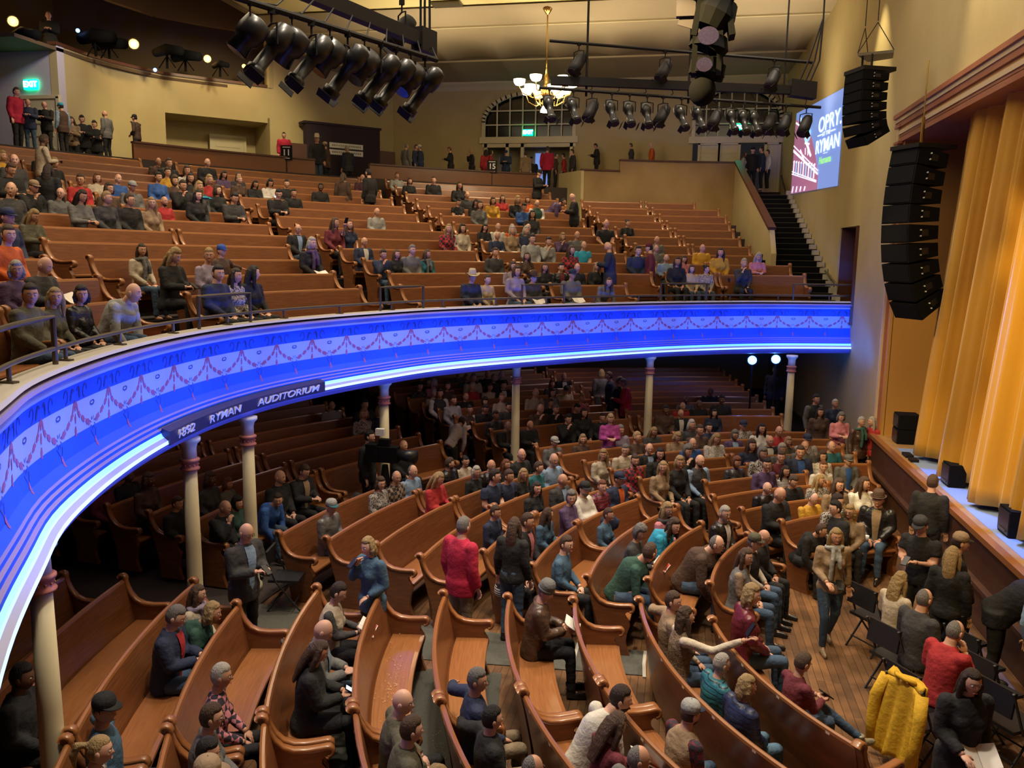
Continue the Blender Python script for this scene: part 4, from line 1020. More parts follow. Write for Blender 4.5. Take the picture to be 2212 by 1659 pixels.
def chair(x,y,yaw,label,s=1):
    o=chp if chn[0]==0 else copytree(chp); chn[0]+=1
    o.location=(x,y,0); o.rotation_euler=(0,0,yaw); o.scale=(s,)*3; return tag(o,label,'chair','black folding chairs on the floor')
p=atz(612,1180,.88); chair(p.x+.05,p.y,math.radians(-80),'black folding chair alone in the aisle behind the man in the black jacket')
p=atz(1925,1290,.9); 
for (px,py,l,yw) in ((1895,1265,'black folding chair holding the blonde in the cream cardigan',-55),(1945,1345,'black folding chair holding the grey haired man in charcoal',-55),(1990,1440,'black folding chair holding the man in the red shirt',-58),(2000,1465,'x',-58)):
    if l=='x': continue
    p=atz(px,py,.85); chair(p.x,p.y,math.radians(yw),l)
for k,(px,py) in enumerate(((2050,1268),(2082,1312),(2115,1360),(2150,1412),(2190,1470))):
    p=atz(px,py,.86); chair(p.x,p.y,math.radians(-58),'black folding chair in the row beside the stage front, %s from the far end'%['first','second','third','fourth','fifth'][k],1.0)
# blue spotlights under the far balcony
for px,py,l in ((1625,778,'left blue spotlight on a stand below the far balcony'),(1676,776,'right, brighter blue spotlight on a stand below the far balcony')):
    d=ray(px,py);t=22.6/d[1];p=Vector((d[0]*t,22.6,HC+d[2]*t))
    e=empty('blue_spotlight',(p.x,p.y,0),l,'spotlight')
    R=(Vector((0,0,HC))-p).normalized().to_track_quat('Z','Y').to_matrix()
    b=MB(); b.lathe([(.05,-.25),(.13,-.18),(.14,.04)],14,0,(0,0,p.z),R=R); b.build('housing',M['black'],e)
    b=MB(); b.lathe([(.115,.045),(.05,.06)],14,0,(0,0,p.z),R=R); b.build('lens',M['bulbb'],e)
    b=MB(); b.tube([(0,0,0),(0,0,p.z-.12)],.025,8); b.tube([(-.3,0,0),(0,0,.5),(.3,0,0)],.015,6); b.build('stand',M['black'],e)
    lt=bpy.data.lights.new('blue','POINT'); lt.energy=9; lt.color=(.05,.2,1); o=bpy.data.objects.new('blue_glow',lt); COL.objects.link(o); o.location=p+V(-.05,-.3,0)
# ---------------------------------------------------------------- people: builders
TS=bpy.data.scenes.new('workshop')
def fuse(b,vox=.02,sm=3,wr=0,ws=9.0,seed=0):
    me=bpy.data.meshes.new('f'); me.from_pydata(b.v,[],b.f); me.update()
    o=bpy.data.objects.new('f',me); TS.collection.objects.link(o)
    r=o.modifiers.new('r','REMESH'); r.mode='VOXEL'; r.voxel_size=vox
    s=o.modifiers.new('s','SMOOTH'); s.iterations=sm; s.factor=.6
    vl=TS.view_layers[0]; vl.update(); dg=vl.depsgraph
    out=bpy.data.meshes.new_from_object(o.evaluated_get(dg)); 
    bpy.data.objects.remove(o); bpy.data.meshes.remove(me)
    n=len(out.vertices); co=np.empty(n*3); out.vertices.foreach_get('co',co)
    if wr:
        nr=np.empty(n*3); out.vertices.foreach_get('normal',nr); co=co.reshape(-1,3); nr=nr.reshape(-1,3)
        for i in range(n):
            p=Vector(co[i]); k=noise.noise((p.x*ws+seed,p.y*ws,p.z*ws*1.7))+.5*noise.noise((p.x*ws*2.3,p.y*ws*2.3+seed,p.z*ws*3))
            co[i]+=nr[i]*k*wr
        out.vertices.foreach_set('co',co.reshape(-1))
    out.polygons.foreach_set('use_smooth',[True]*len(out.polygons)); out.update(); return out
SK=dict(up={},)
LAP=((.235,.03,.27),(.09,.25,.12))
POSES={ # pose: (sit?, lean deg, head pitch, right(elbow,wrist), left(elbow,wrist))
 'l':(1,4,6,LAP,LAP),'p':(1,8,26,((.215,.10,.27),(.06,.31,.30)),((.215,.10,.27),(.06,.31,.30))),
 'c':(1,3,4,((.22,.14,.27),(-.06,.23,.31)),((.22,.12,.26),(-.06,.21,.28))),
 'h':(1,10,14,((.17,.20,.28),(.06,.17,.50)),LAP),'o':(1,-2,2,LAP,((.40,-.14,.42),(.64,-.10,.36))),
 'n':(1,30,16,((.24,.17,.24),(.13,.36,.10)),((.24,.17,.24),(.13,.36,.10))),
 'u':(1,2,-6,((.34,.26,.46),(.46,.54,.66)),LAP),
 'S':(0,1,4,((.235,-.03,.22),(.24,.06,-.03)),((.235,-.03,.22),(.24,.06,-.03))),
 'P':(0,3,22,((.22,.06,.24),(.07,.29,.30)),((.22,.06,.24),(.07,.29,.30))),
 'D':(0,2,8,((.20,.16,.28),(.06,.17,.50)),((.235,-.03,.22),(.12,.16,.12))),
 'K':(2,3,10,((.23,.02,.22),(.12,.24,.14)),((.235,-.08,.22),(.25,-.06,-.03))),
 'B':(0,46,20,((.20,.20,.24),(.12,.36,.10)),((.20,.20,.24),(.12,.36,.10))),
 'X':(3,5,24,((.215,.10,.27),(.06,.31,.30)),((.215,.10,.27),(.06,.31,.30)))}
def skel(pose,sex):
    st,lean,pitch,Rr,Ll=POSES[pose]; f=sex=='f'; sh=.168 if f else .19
    pz={0:.92,1:.53,2:.91,3:.53}[st]; R=Matrix.Rotation(math.radians(-lean),4,'X'); T=Matrix.Translation((0,0,pz))@R
    up=lambda x,y,z:(T@Vector((x,y,z)))
    s={'T':T,'st':st,'pz':pz}
    for sd,(E_,W_) in ((1,Rr),(-1,Ll)):
        s['S',sd]=up(sd*sh,-.01,.495); s['E',sd]=up(sd*E_[0]*(.92 if f else 1),E_[1],E_[2]); s['W',sd]=up(sd*W_[0],W_[1],W_[2])
        if st==1: s['H',sd]=V(sd*.085,.0,pz);s['N',sd]=V(sd*.11,.42,pz+.02);s['A',sd]=V(sd*.115,.44,.09)
        elif st==3:
            s['H',sd]=V(sd*.085,.0,pz);s['N',sd]=V(.09 if sd>0 else -.06,.42,pz+(.03 if sd>0 else .12));s['A',sd]=V(.1,.44,.09) if sd>0 else V(.16,.78,.34)
        elif st==0: s['H',sd]=V(sd*.09,0,pz-.02);s['N',sd]=V(sd*.10,.02,.49);s['A',sd]=V(sd*.10,-.02,.09)
        else: s['H',sd]=V(sd*.09,0,pz-.02);s['N',sd]=V(sd*.09,.16 if sd>0 else -.02,.49);s['A',sd]=V(sd*.08,.12 if sd>0 else -.26,.09 if sd>0 else .13)
    s['hp']=math.radians(-(pitch-lean*.3)); s['head']=up(0,.035,.70); s['up']=up; s['f']=f
    return s
def torso(b,s,g,f,skirt=False):
    up=s['up']
    if f: R_=[(-.08,.112,.165),(.0,.118,.17),(.10,.095,.135),(.20,.092,.128),(.30,.108,.142),(.40,.105,.150),(.475,.082,.150),(.525,.062,.085),(.56,.05,.055)]
    else: R_=[(-.08,.118,.160),(.0,.122,.165),(.10,.118,.155),(.20,.116,.155),(.30,.124,.170),(.40,.118,.180),(.475,.092,.165),(.53,.068,.095),(.565,.056,.060)]
    b.tube([up(0,.0,z) for z,_,_ in R_],[(d+g,w_+g) for _,d,w_ in R_],20)
    if f:
        for sd in (-1,1): c=up(sd*.07,.085,.34); b.ell(c,(.062+g*.5,.058+g*.5,.065+g*.5),12,8)
def arms(b,s,g,f,short=False):
    k=.86 if f else 1
    for sd in (-1,1):
        S,E_,W=s['S',sd],s['E',sd],s['W',sd]; b.ell(S-V(0,0,.008),(.058*k+g*.8,)*3,12,8)
        if short:
            m_=S.lerp(E_,.62); b.tube([S,m_],[.058*k+g*1.3,.055*k+g*2],12)
        else:
            b.tube([S,S.lerp(E_,.5),E_,E_.lerp(W,.45),W.lerp(E_,.04)],[.056*k+g,.050*k+g,.045*k+g,.041*k+g,.030*k+g],12)
def legs(b,s,g,f):
    k=.95 if f else 1
    for sd in (-1,1):
        H,N_,A=s['H',sd],s['N',sd],s['A',sd]
        b.tube([H,H.lerp(N_,.5),N_],[.092*k+g,.080*k+g,.060*k+g],14); b.ell(N_,(.058*k+g,)*3,12,8)
        b.tube([N_,N_.lerp(A,.35),A],[.054*k+g,.056*k+g,.040*k+g*1.4],12)
def head_r(d):
    x,y,z=d; p=Vector((.076*x,.094*y,.117*z))
    if z<0:
        p.x*=1-.30*(-z)**1.4; 
        if y<0: p.y*=1-.22*(-z)
    if y>0: p.y*=.94
    G=lambda cx,cz,sx,sz: math.exp(-((x-cx)/sx)**2-((z-cz)/sz)**2) if y>0 else 0
    p.y+=.007*G(0,-.82,.25,.16)
    t=max(0,min(1,(.12-z)/.36))
    if y>0 and z>-.33: p.y+=.024*t*math.exp(-(x/.13)**2)*(1 if z>-.26 else math.exp(-((z+.26)/.06)**2))
    p.y-=.011*(G(.38,.05,.17,.12)+G(-.38,.05,.17,.12))
    p.y+=.005*(G(.36,.24,.25,.07)+G(-.36,.24,.25,.07))
    p.y+=.006*G(0,-.50,.26,.05)+.006*G(0,-.60,.22,.05)-.003*G(0,-.55,.25,.02)
    p.y+=.003*(G(.5,-.22,.18,.2)+G(-.5,-.22,.18,.2))
    return p
NU,NV=40,28
def dirs():
    for j in range(NV+1):
        ph=math.pi*j/NV
        for i in range(NU):
            t=2*math.pi*i/NU; yield (math.sin(ph)*math.sin(t),math.sin(ph)*math.cos(t),-math.cos(ph))
SF=[(j*NU+i,(j+1)*NU+i,(j+1)*NU+(i+1)%NU,j*NU+(i+1)%NU) for j in range(NV) for i in range(NU)]
SF=[f[::-1] for f in SF]
HEADB=MB(); HEADB.add([head_r(d) for d in dirs()],SF,0)
for sd in (-1,1):
    HEADB.ell((sd*.029,.0735,.006),(.0125,.0115,.0095),10,6,1); HEADB.ell((sd*.029,.0815,.006),(.0055,.0045,.0055),8,5,2)
    HEADB.ell((sd*.078,-.004,-.004),(.010,.020,.031),10,6,0)
    HEADB.box((sd*.030,.088,.030),(.030,.006,.006),4)
HEADB.ell((0,.0885,-.0655),(.023,.007,.0075),10,6,3)
def sm01(a,b_,x): t=max(0,min(1,(x-a)/(b_-a))); return t*t*(3-2*t)
def hair_mesh(st):
    rnd=sum(map(ord,st))
    b=MB(); out=[]
    amp={'c':.20,'w':.08,'o':.06,'l':.03}.get(st,.03)
    vol={'c':1.28,'w':1.16,'o':1.14,'l':1.11,'s':1.09,'g':1.035,'u':1.07,'p':1.06,'C':1.04,'F':1.04,'H':1.04,'B':1.03}.get(st,1.09)
    for d in dirs():
        x,y,z=d; p=head_r(d)
        hl=.50 if abs(x)<.75 else .1
        front=sm01(.40,.55,z+ .12*abs(x)) if y>.15 else 1
        if st in ('l','w','o','c'): low=-1.2 if y<.25 else 0
        elif st=='s': low=-.52 if y<-.1 else -.12
        else: low=-.50 if y<-.1 else -.1
        m_=1.0
        if y>.30: m_=sm01(.46,.60,z)
        elif y>-.05: m_=max(sm01(.40,.55,z),sm01(low-.05,low+.1,z)*(1-sm01(.18,.32,y)))
        else: m_=sm01(low-.08,low+.08,z)
        if st=='g': m_*=1-sm01(.25,.45,z)*sm01(-.25,.1,y)
        if st in 'CFHB' : m_*=1-.0*z
        n=noise.noise((x*4+rnd,y*4,z*4))+.6*noise.noise((x*9,y*9+rnd,z*9))
        k=.90+(vol-.90+amp*n*.5)*m_
        q=p*k
        if st in('s','c','w','o') and z>.3: q.z+=.010*m_
        out.append(q)
    b.add(out,SF,0)
    long_=False
    if st in ('l','w'):
        long_=True; ln=.36 if st=='l' else .40; w_=.078 if st=='l' else .095
        b.tube([(0,-.045,.03),(0,-.085,-.08),(0,-.105,-.20),(0,-.11,-ln)],[(.062,w_),(.052,w_),(.04,w_*1.05),(.02,w_*.8)],16)
        for sd in (-1,1): b.tube([(sd*.062,.0,.06),(sd*.086,.0,-.05),(sd*.088,.0,-.15),(sd*.085,.02,-.26)],[.028,.032,.03,.014],10)
    if st=='o':
        b.tube([(0,-.03,.02),(0,-.055,-.08),(0,-.06,-.145)],[(.065,.088),(.06,.092),(.03,.075)],16)
        for sd in (-1,1): b.tube([(sd*.066,.005,.05),(sd*.086,.008,-.04),(sd*.082,.01,-.11)],[.026,.03,.016],10); long_=True
    if st=='u': b.ell((0,-.085,.085),(.05,.045,.045),12,8)
    if st=='p': b.tube([(0,-.08,.05),(0,-.15,.05),(0,-.18,-.03),(0,-.165,-.13)],[.022,.032,.032,.010],10)
    if long_ or st in 'up':
        return fuse(b,.010,2,.006 if st in 'wo' else .003,26,rnd)
    me=bpy.data.meshes.new('hair'); me.from_pydata([tuple(v) for v in b.v],[],b.f); me.polygons.foreach_set('use_smooth',[True]*len(b.f)); me.update(); return me
def hat_mesh(st):
    b=MB()
    if st=='C':
        b.lathe([(.088,.035),(.091,.06),(.088,.09),(.070,.122),(.035,.138),(.008,.141)],20,0,(0,-.004,0)); 
        vs=[(.078*math.sin(a),.045+.10*math.cos(a)*(1 if k else 1),.045-.012*math.cos(a)) for k,a in enumerate(np.linspace(-1.45,1.45,13))]
        n=len(vs); base=[(x*.98,.03,.05) for x,_,_ in vs]
        b.add([*vs,*base,*[(x,y,z+.006) for x,y,z in vs],*[(x,y,z+.006) for x,y,z in base]],[(i,i+1,n+i+1,n+i) for i in range(n-1)]+[(2*n+i,3*n+i,3*n+i+1,2*n+i+1) for i in range(n-1)]+[(i,2*n+i,2*n+i+1,i+1) for i in range(n-1)],1)
        b.ell((0,-.004,.142),(.006,.006,.004),8,4,1)
    elif st in 'HF':
        R_=.185 if st=='H' else .135; h=.15 if st=='H' else .12
        b.lathe([(.088,.055),(.09,.07),(.082,.055+h*.7),(.06,.055+h),(.02,.055+h*.86),(.004,.055+h*.84)],22,0)
        vs=[];n=28
        for r in (.086,(R_+.086)/2,R_):
            for k in range(n):
                a=2*math.pi*k/n; lift=((r-.086)/(R_-.086))**2*(.055*abs(math.sin(a))**3 if st=='H' else .012)
                vs.append((r*math.sin(a)*.9,r*math.cos(a)*1.05,.058+lift-.012*abs(math.cos(a))*(r>.1)))
        b.add(vs,[(j*n+k,j*n+(k+1)%n,(j+1)*n+(k+1)%n,(j+1)*n+k) for j in range(2) for k in range(n)],0)
        b.add([(x,y,z+.006) for x,y,z in vs],[((j+1)*n+k,(j+1)*n+(k+1)%n,j*n+(k+1)%n,j*n+k) for j in range(2) for k in range(n)],0)
        b.lathe([(.091,.06),(.0925,.085)],22,1)
    else:
        b.lathe([(.090,.015),(.094,.05),(.092,.09),(.072,.130),(.03,.150),(.005,.152)],20,0,(0,-.008,0)); b.lathe([(.096,.010),(.098,.04),(.094,.045)],20,0,(0,-.008,0))
    me=bpy.data.meshes.new('hat'); me.from_pydata([tuple(v) for v in b.v],[],b.f); me.polygons.foreach_set('use_smooth',[True]*len(b.f)); 
    me.polygons.foreach_set('material_index',b.m); me.update(); return me
def add_hand(b,W,E_,sd,grip=0):
    d=(W-E_).normalized(); upv=V(0,0,1); lat=d.cross(upv); lat=lat.normalized() if lat.length>.2 else V(sd,0,0); nrm=lat.cross(d).normalized()
    Rm=Matrix((lat,d,nrm)).transposed()
    b.tube([W-d*.03,W+d*.012],[.028,.026],10)
    b.ell(W+d*.052,(.040,.052,.017),12,8,0,Rm)
    for k,(o_,l) in enumerate(((-.029,.062),(-.010,.072),(.010,.068),(.028,.054))):
        p0=W+d*.088+lat*o_; a=.35+.12*k*.3+grip
        p1=p0+(d*math.cos(a)-nrm*math.sin(a))*l*.42; p2=p1+(d*math.cos(a*2)-nrm*math.sin(a*2))*l*.32; p3=p2+(d*math.cos(a*2.7)-nrm*math.sin(a*2.7))*l*.26
        b.tube([p0-d*.01,p0,p1,p2,p3],[.009,.0095,.0088,.008,.006],7)
    tl=lat*(-sd); q0=W+d*.025+tl*.030; q1=q0+(d*.6+tl*.75).normalized()*.034; q2=q1+(d*.9+tl*.25-nrm*.35).normalized()*.030
    b.tube([q0-tl*.015,q0,q1,q2],[.012,.0115,.0105,.007],7)
_c={}
def cached(key,fn):
    if key not in _c: _c[key]=fn()
    return _c[key]
def body_base(pose,sex):
    s=skel(pose,sex); b=MB(); f=sex=='f'; torso(b,s,-.004,f); arms(b,s,-.004,f); legs(b,s,-.006,f)
    up=s['up']; b.tube([up(0,-.005,.50),up(0,.005,.57),up(0,.02,.64)],[.055,.050 if f else .058,.052 if f else .060],14)
    for sd in (-1,1):
        A=s['A',sd]; b.ell(A+V(0,.05,-.035),(.035,.10,.035),10,6)
    me=fuse(b,.024,3); n=len(me.vertices); co=np.empty(n*3); me.vertices.foreach_get('co',co)
    vs=[tuple(c) for c in co.reshape(-1,3)]; fs=[tuple(p.vertices) for p in me.polygons]
    h=MB(); 
    for sd in (-1,1): add_hand(h,s['W',sd],s['E',sd],sd,.35 if pose in 'pPX' else 0)
    return vs,fs,h,s
SKINM=[None]
def body_mesh(pose,sex,yaw,):
    vs,fs,h,s=cached(('bb',pose,sex),lambda:body_base(pose,sex))
    b=MB(); b.v=list(vs); b.f=list(fs); b.m=[0]*len(fs); b.add(h.v,h.f,0)
    HM=Matrix.Translation(s['head'])@Matrix.Rotation(math.radians(yaw),4,'Z')@Matrix.Rotation(s['hp'],4,'X')
    k=.95 if sex=='f' else 1.0; HM=HM@Matrix.Scale(k,4)
    vv=[HM@Vector(v) for v in HEADB.v]; n=len(b.v); b.v+=[tuple(v) for v in vv]; b.f+=[tuple(i+n for i in f) for f in HEADB.f]; b.m+=HEADB.m
    me=bpy.data.meshes.new('body'); me.from_pydata(b.v,[],b.f); me.polygons.foreach_set('use_smooth',[True]*len(b.f)); me.polygons.foreach_set('material_index',b.m)
    for m_ in SKINM: me.materials.append(m_)
    me.update(); return me,HM,s
M['skin']=mat('skin',(.6,.36,.26),.55,objcol=True); M['eyew']=mat('eye_white',(.75,.72,.68),.3); M['iris']=mat('iris',(.03,.02,.015),.2); M['lip']=mat('lips',(.42,.14,.12),.5); M['brow']=mat('eyebrow',(.09,.055,.035),.8)
SKINM=[M['skin'],M['eyew'],M['iris'],M['lip'],M['brow']]
M['hair']=mat('hair',(.1,.06,.03),.5,objcol=True,bump=.8,bscale=55)
hn=M['hair'].node_tree; 
for n_ in hn.nodes:
    if n_.type=='TEX_NOISE':
        mp=hn.nodes.new('ShaderNodeMapping'); mp.inputs['Scale'].default_value=(3,3,.35); tc=[q for q in hn.nodes if q.type=='TEX_COORD'][0]; hn.links.new(tc.outputs['Object'],mp.inputs[0]); hn.links.new(mp.outputs[0],n_.inputs[0])
        mx=hn.nodes.new('ShaderNodeMix'); mx.data_type='RGBA'; mx.blend_type='MULTIPLY'; mx.inputs[0].default_value=.7; cr=hn.nodes.new('ShaderNodeValToRGB'); cr.color_ramp.elements[0].position=.35; cr.color_ramp.elements[1].position=.65; cr.color_ramp.elements[0].color=(.45,.42,.4,1)
        oi=[q for q in hn.nodes if q.type=='OBJECT_INFO'][0]; hn.links.new(n_.outputs[0],cr.inputs[0]); hn.links.new(oi.outputs['Color'],mx.inputs[6]); hn.links.new(cr.outputs[0],mx.inputs[7]); hn.links.new(mx.outputs[2],hn.nodes['Principled BSDF'].inputs['Base Color'])
M['cloth']=mat('cloth',(.3,.3,.3),.85,objcol=True,vary=.25,vscale=6,bump=.5,bscale=28)
M['fur']=mat('fur_cloth',(.3,.2,.1),.95,objcol=True,vary=.6,vscale=30,bump=1,bscale=60)
M['leather']=mat('leather_cloth',(.1,.1,.1),.32,objcol=True,vary=.2,vscale=8,bump=.6,bscale=22)
def patt(name,kind):
    m=mat(name,(.3,.3,.3),.85,objcol=True,bump=.4,bscale=28); nt=m.node_tree; N=nt.nodes;L=nt.links
    tc=[q for q in N if q.type=='TEX_COORD'][0]; oi=[q for q in N if q.type=='OBJECT_INFO'][0]; mx=N.new('ShaderNodeMix'); mx.data_type='RGBA'
    col2={'stripe':(.75,.72,.66,1),'plaid':(.03,.025,.04,1),'pattern':(.36,.33,.30,1),'puffer':(.01,.01,.02,1)}[kind]
    if kind=='plaid':
        tx=N.new('ShaderNodeTexChecker'); tx.inputs['Scale'].default_value=17; L.new(tc.outputs['Object'],tx.inputs[0]); fac=tx.outputs['Fac']
    elif kind=='pattern':
        tx=N.new('ShaderNodeTexVoronoi'); tx.inputs['Scale'].default_value=38; L.new(tc.outputs['Object'],tx.inputs[0]); gt=N.new('ShaderNodeMath'); gt.operation='GREATER_THAN'; gt.inputs[1].default_value=.42; L.new(tx.outputs['Distance'],gt.inputs[0]); fac=gt.outputs[0]
    else:
        tx=N.new('ShaderNodeTexWave'); tx.bands_direction='Z'; tx.inputs['Scale'].default_value=11 if kind=='stripe' else 6; tx.inputs['Distortion'].default_value=.5; L.new(tc.outputs['Object'],tx.inputs[0]); gt=N.new('ShaderNodeMath'); gt.operation='GREATER_THAN' ; gt.inputs[1].default_value=.55 if kind=='stripe' else .93; L.new(tx.outputs['Fac'],gt.inputs[0]); fac=gt.outputs[0]
    L.new(fac,mx.inputs[0]); L.new(oi.outputs['Color'],mx.inputs[6]); mx.inputs[7].default_value=col2; L.new(mx.outputs[2],N['Principled BSDF'].inputs['Base Color'])
    if kind=='puffer': N['Principled BSDF'].inputs['Roughness'].default_value=.45
    return m
for k_ in ('stripe','plaid','pattern','puffer'): M[k_]=patt('cloth_'+k_,k_)
COLS=dict(blk=(.012,.012,.014),char=(.045,.045,.05),gry=(.14,.14,.145),lgr=(.33,.34,.34),wht=(.62,.60,.56),crm=(.52,.45,.35),nvy=(.018,.028,.075),blu=(.03,.10,.36),cyan=(.03,.38,.62),lbl=(.24,.36,.55),dnm=(.06,.13,.22),red=(.42,.025,.03),crim=(.45,.012,.05),burg=(.14,.018,.03),prp=(.09,.05,.13),mag=(.36,.05,.26),pnk=(.55,.20,.24),yel=(.58,.32,.03),org=(.62,.12,.02),brn=(.08,.045,.03),tan=(.30,.21,.13),olv=(.09,.085,.055),grn=(.03,.09,.07),teal=(.02,.14,.18),lav=(.30,.25,.36))
CW=dict(blk='black',char='charcoal',gry='grey',lgr='light grey',wht='white',crm='cream',nvy='navy',blu='blue',cyan='bright blue',lbl='light blue',dnm='denim blue',red='red',crim='crimson',burg='burgundy',prp='purple',mag='magenta',pnk='pink',yel='yellow',org='orange',brn='brown',tan='tan',olv='olive',grn='dark green',teal='teal',lav='lavender')
HC_={'k':(.012,.010,.010),'d':(.035,.020,.013),'n':(.085,.048,.028),'a':(.20,.07,.03),'y':(.42,.29,.13),'g':(.20,.19,.18),'w':(.52,.49,.44)}
HW={'k':'black','d':'dark brown','n':'brown','a':'auburn','y':'blonde','g':'grey','w':'white'}
GARM={'t':('t-shirt',.006,'cloth',1),'s':('shirt',.011,'cloth',0),'w':('sweater',.016,'cloth',0),'j':('jacket',.024,'cloth',0),'h':('hoodie',.024,'cloth',0),'c':('long coat',.028,'cloth',0),'p':('puffer jacket',.036,'puffer',0),'L':('leather jacket',.024,'leather',0),'S':('striped top',.014,'stripe',0),'D':('plaid shirt',.014,'plaid',0),'N':('patterned top',.016,'pattern',0),'Z':('blazer',.026,'cloth',0),'v':('vest',.02,'cloth',0)}
def top_mesh(pose,sex,g,short,coat,vest):
    s=skel(pose,sex); b=MB(); f=sex=='f'; torso(b,s,g,f)
    if not vest: arms(b,s,g,f,short)
    if coat or g>.022:
        up=s['up']; 
        if s['st'] in (0,2): b.tube([V(0,-.0,s['pz']+.05),V(0,0,s['pz']-(.45 if coat else .14))],[(.135+g,.185+g),(.15+g,.20+g) if coat else (.125+g,.18+g)],18)
        elif coat:
            for sd in (-1,1): b.tube([s['H',sd],s['H',sd].lerp(s['N',sd],.85)],[.115,.10],12)
    return fuse(b,.020,3,.005 if g>.015 else .004,11,g*900)
def leg_mesh(pose,sex):
    s=skel(pose,sex); b=MB(); f=sex=='f'; legs(b,s,.006,f); up=s['up']; b.tube([up(0,0,.10),up(0,0,0),V(0,0,s['pz']-.07)],[(.118,.158),(.126,.172),(.10,.15)],18)
    return fuse(b,.020,3,.006,10,3)
def shoe_mesh(pose,sex,sd):
    s=skel(pose,sex); A=s['A',sd]; b=MB(); z=A.z-.09
    b.tube([A+V(0,-.055,-.045),A+V(0,0,-.04),A+V(0,.08,-.052),A+V(0,.165,-.06),A+V(0,.195,-.066)],[(.035,.030),(.050,.040),(.035,.046),(.026,.042),(.012,.02)],12)
    b.tube([A+V(0,0,-.05),A+V(0,-.005,.05)],[.045,.047],12)
    return fuse(b,.012,2)
def collar_mesh(pose,sex):   # visible inner shirt panel on the chest
    s=skel(pose,sex); up=s['up']; b=MB(); f=sex=='f'
    zs=(.02,.12,.22,.32,.42,.50,.545)
    ys=(.152,.152,.150,.158,.148,.120,.085) if not f else (.146,.128,.130,.172,.160,.112,.075)
    ws=(.035,.04,.045,.055,.065,.07,.06)
    vs=[];n=5
    for z,y,w_ in zip(zs,ys,ws):
        for k in range(n): t=(k/(n-1)-.5)*2; vs.append(up(w_*t,y-.012*t*t+.002,z))
    for z,y,w_ in zip(zs,ys,ws):
        for k in range(n): t=(k/(n-1)-.5)*2; vs.append(up(w_*t,y-.05,z))
    m_=len(zs)*n; fs=[(j*n+k,j*n+k+1,(j+1)*n+k+1,(j+1)*n+k) for j in range(len(zs)-1) for k in range(n-1)]
    fs+=[tuple(m_+i for i in q)[::-1] for q in fs]
    b.add(vs,fs); me=bpy.data.meshes.new('c'); me.from_pydata([tuple(v) for v in b.v],[],b.f); me.polygons.foreach_set('use_smooth',[True]*len(b.f)); me.update(); return me
def scarf_mesh(pose,sex):
    s=skel(pose,sex); up=s['up']; b=MB()
    b.tube([up(.095*math.sin(t),.015+.085*math.cos(t),.545+.02*math.cos(t+.6)) for t in np.linspace(0,6.6,18)],.036,8)
    b.tube([up(.03,.10,.53),up(.05,.165,.42),up(.055,.17,.28),up(.06,.165,.14)],[(.03,.05)]*4,8); b.tube([up(-.03,.10,.53),up(-.04,.165,.42),up(-.045,.17,.30)],[(.03,.05)]*3,8)
    return fuse(b,.016,2,.006,20)
def beard_mesh():
    b=MB(); out=[]
    for d in dirs():
        x,y,z=d; m_=sm01(-.38,-.52,z)*sm01(.0,.25,y); out.append(head_r(d)*(.93+.16*m_))
    b.add(out,SF); me=bpy.data.meshes.new('beard'); me.from_pydata([tuple(v) for v in b.v],[],b.f); me.polygons.foreach_set('use_smooth',[True]*len(b.f)); me.update(); return me
def setm(o,m_,i=0):
    if len(o.data.materials)<=i: 
        while len(o.data.materials)<=i: o.data.materials.append(None)
    o.material_slots[i].link='OBJECT'; o.material_slots[i].material=m_
def child(name,me,par,m_,col,mx=None):
    o=bpy.data.objects.new(name,me); COL.objects.link(o); o.parent=par; setm(o,m_); o.color=(*col,1)
    if mx is not None: o.matrix_local=mx
    return o
prng=random.Random(11)
def jit(c,a=.12): k=1+prng.uniform(-a,a); return tuple(max(0,v*k) for v in c)
LEGC={'d':(.045,.085,.15),'k':(.012,.012,.014),'t':(.26,.20,.13),'g':(.07,.07,.075),'n':(.016,.022,.045),'b':(.10,.20,.30),'w':(.5,.48,.45)}
SKIN=[(.56,.30,.20),(.60,.34,.235),(.50,.26,.17),(.64,.37,.27)]
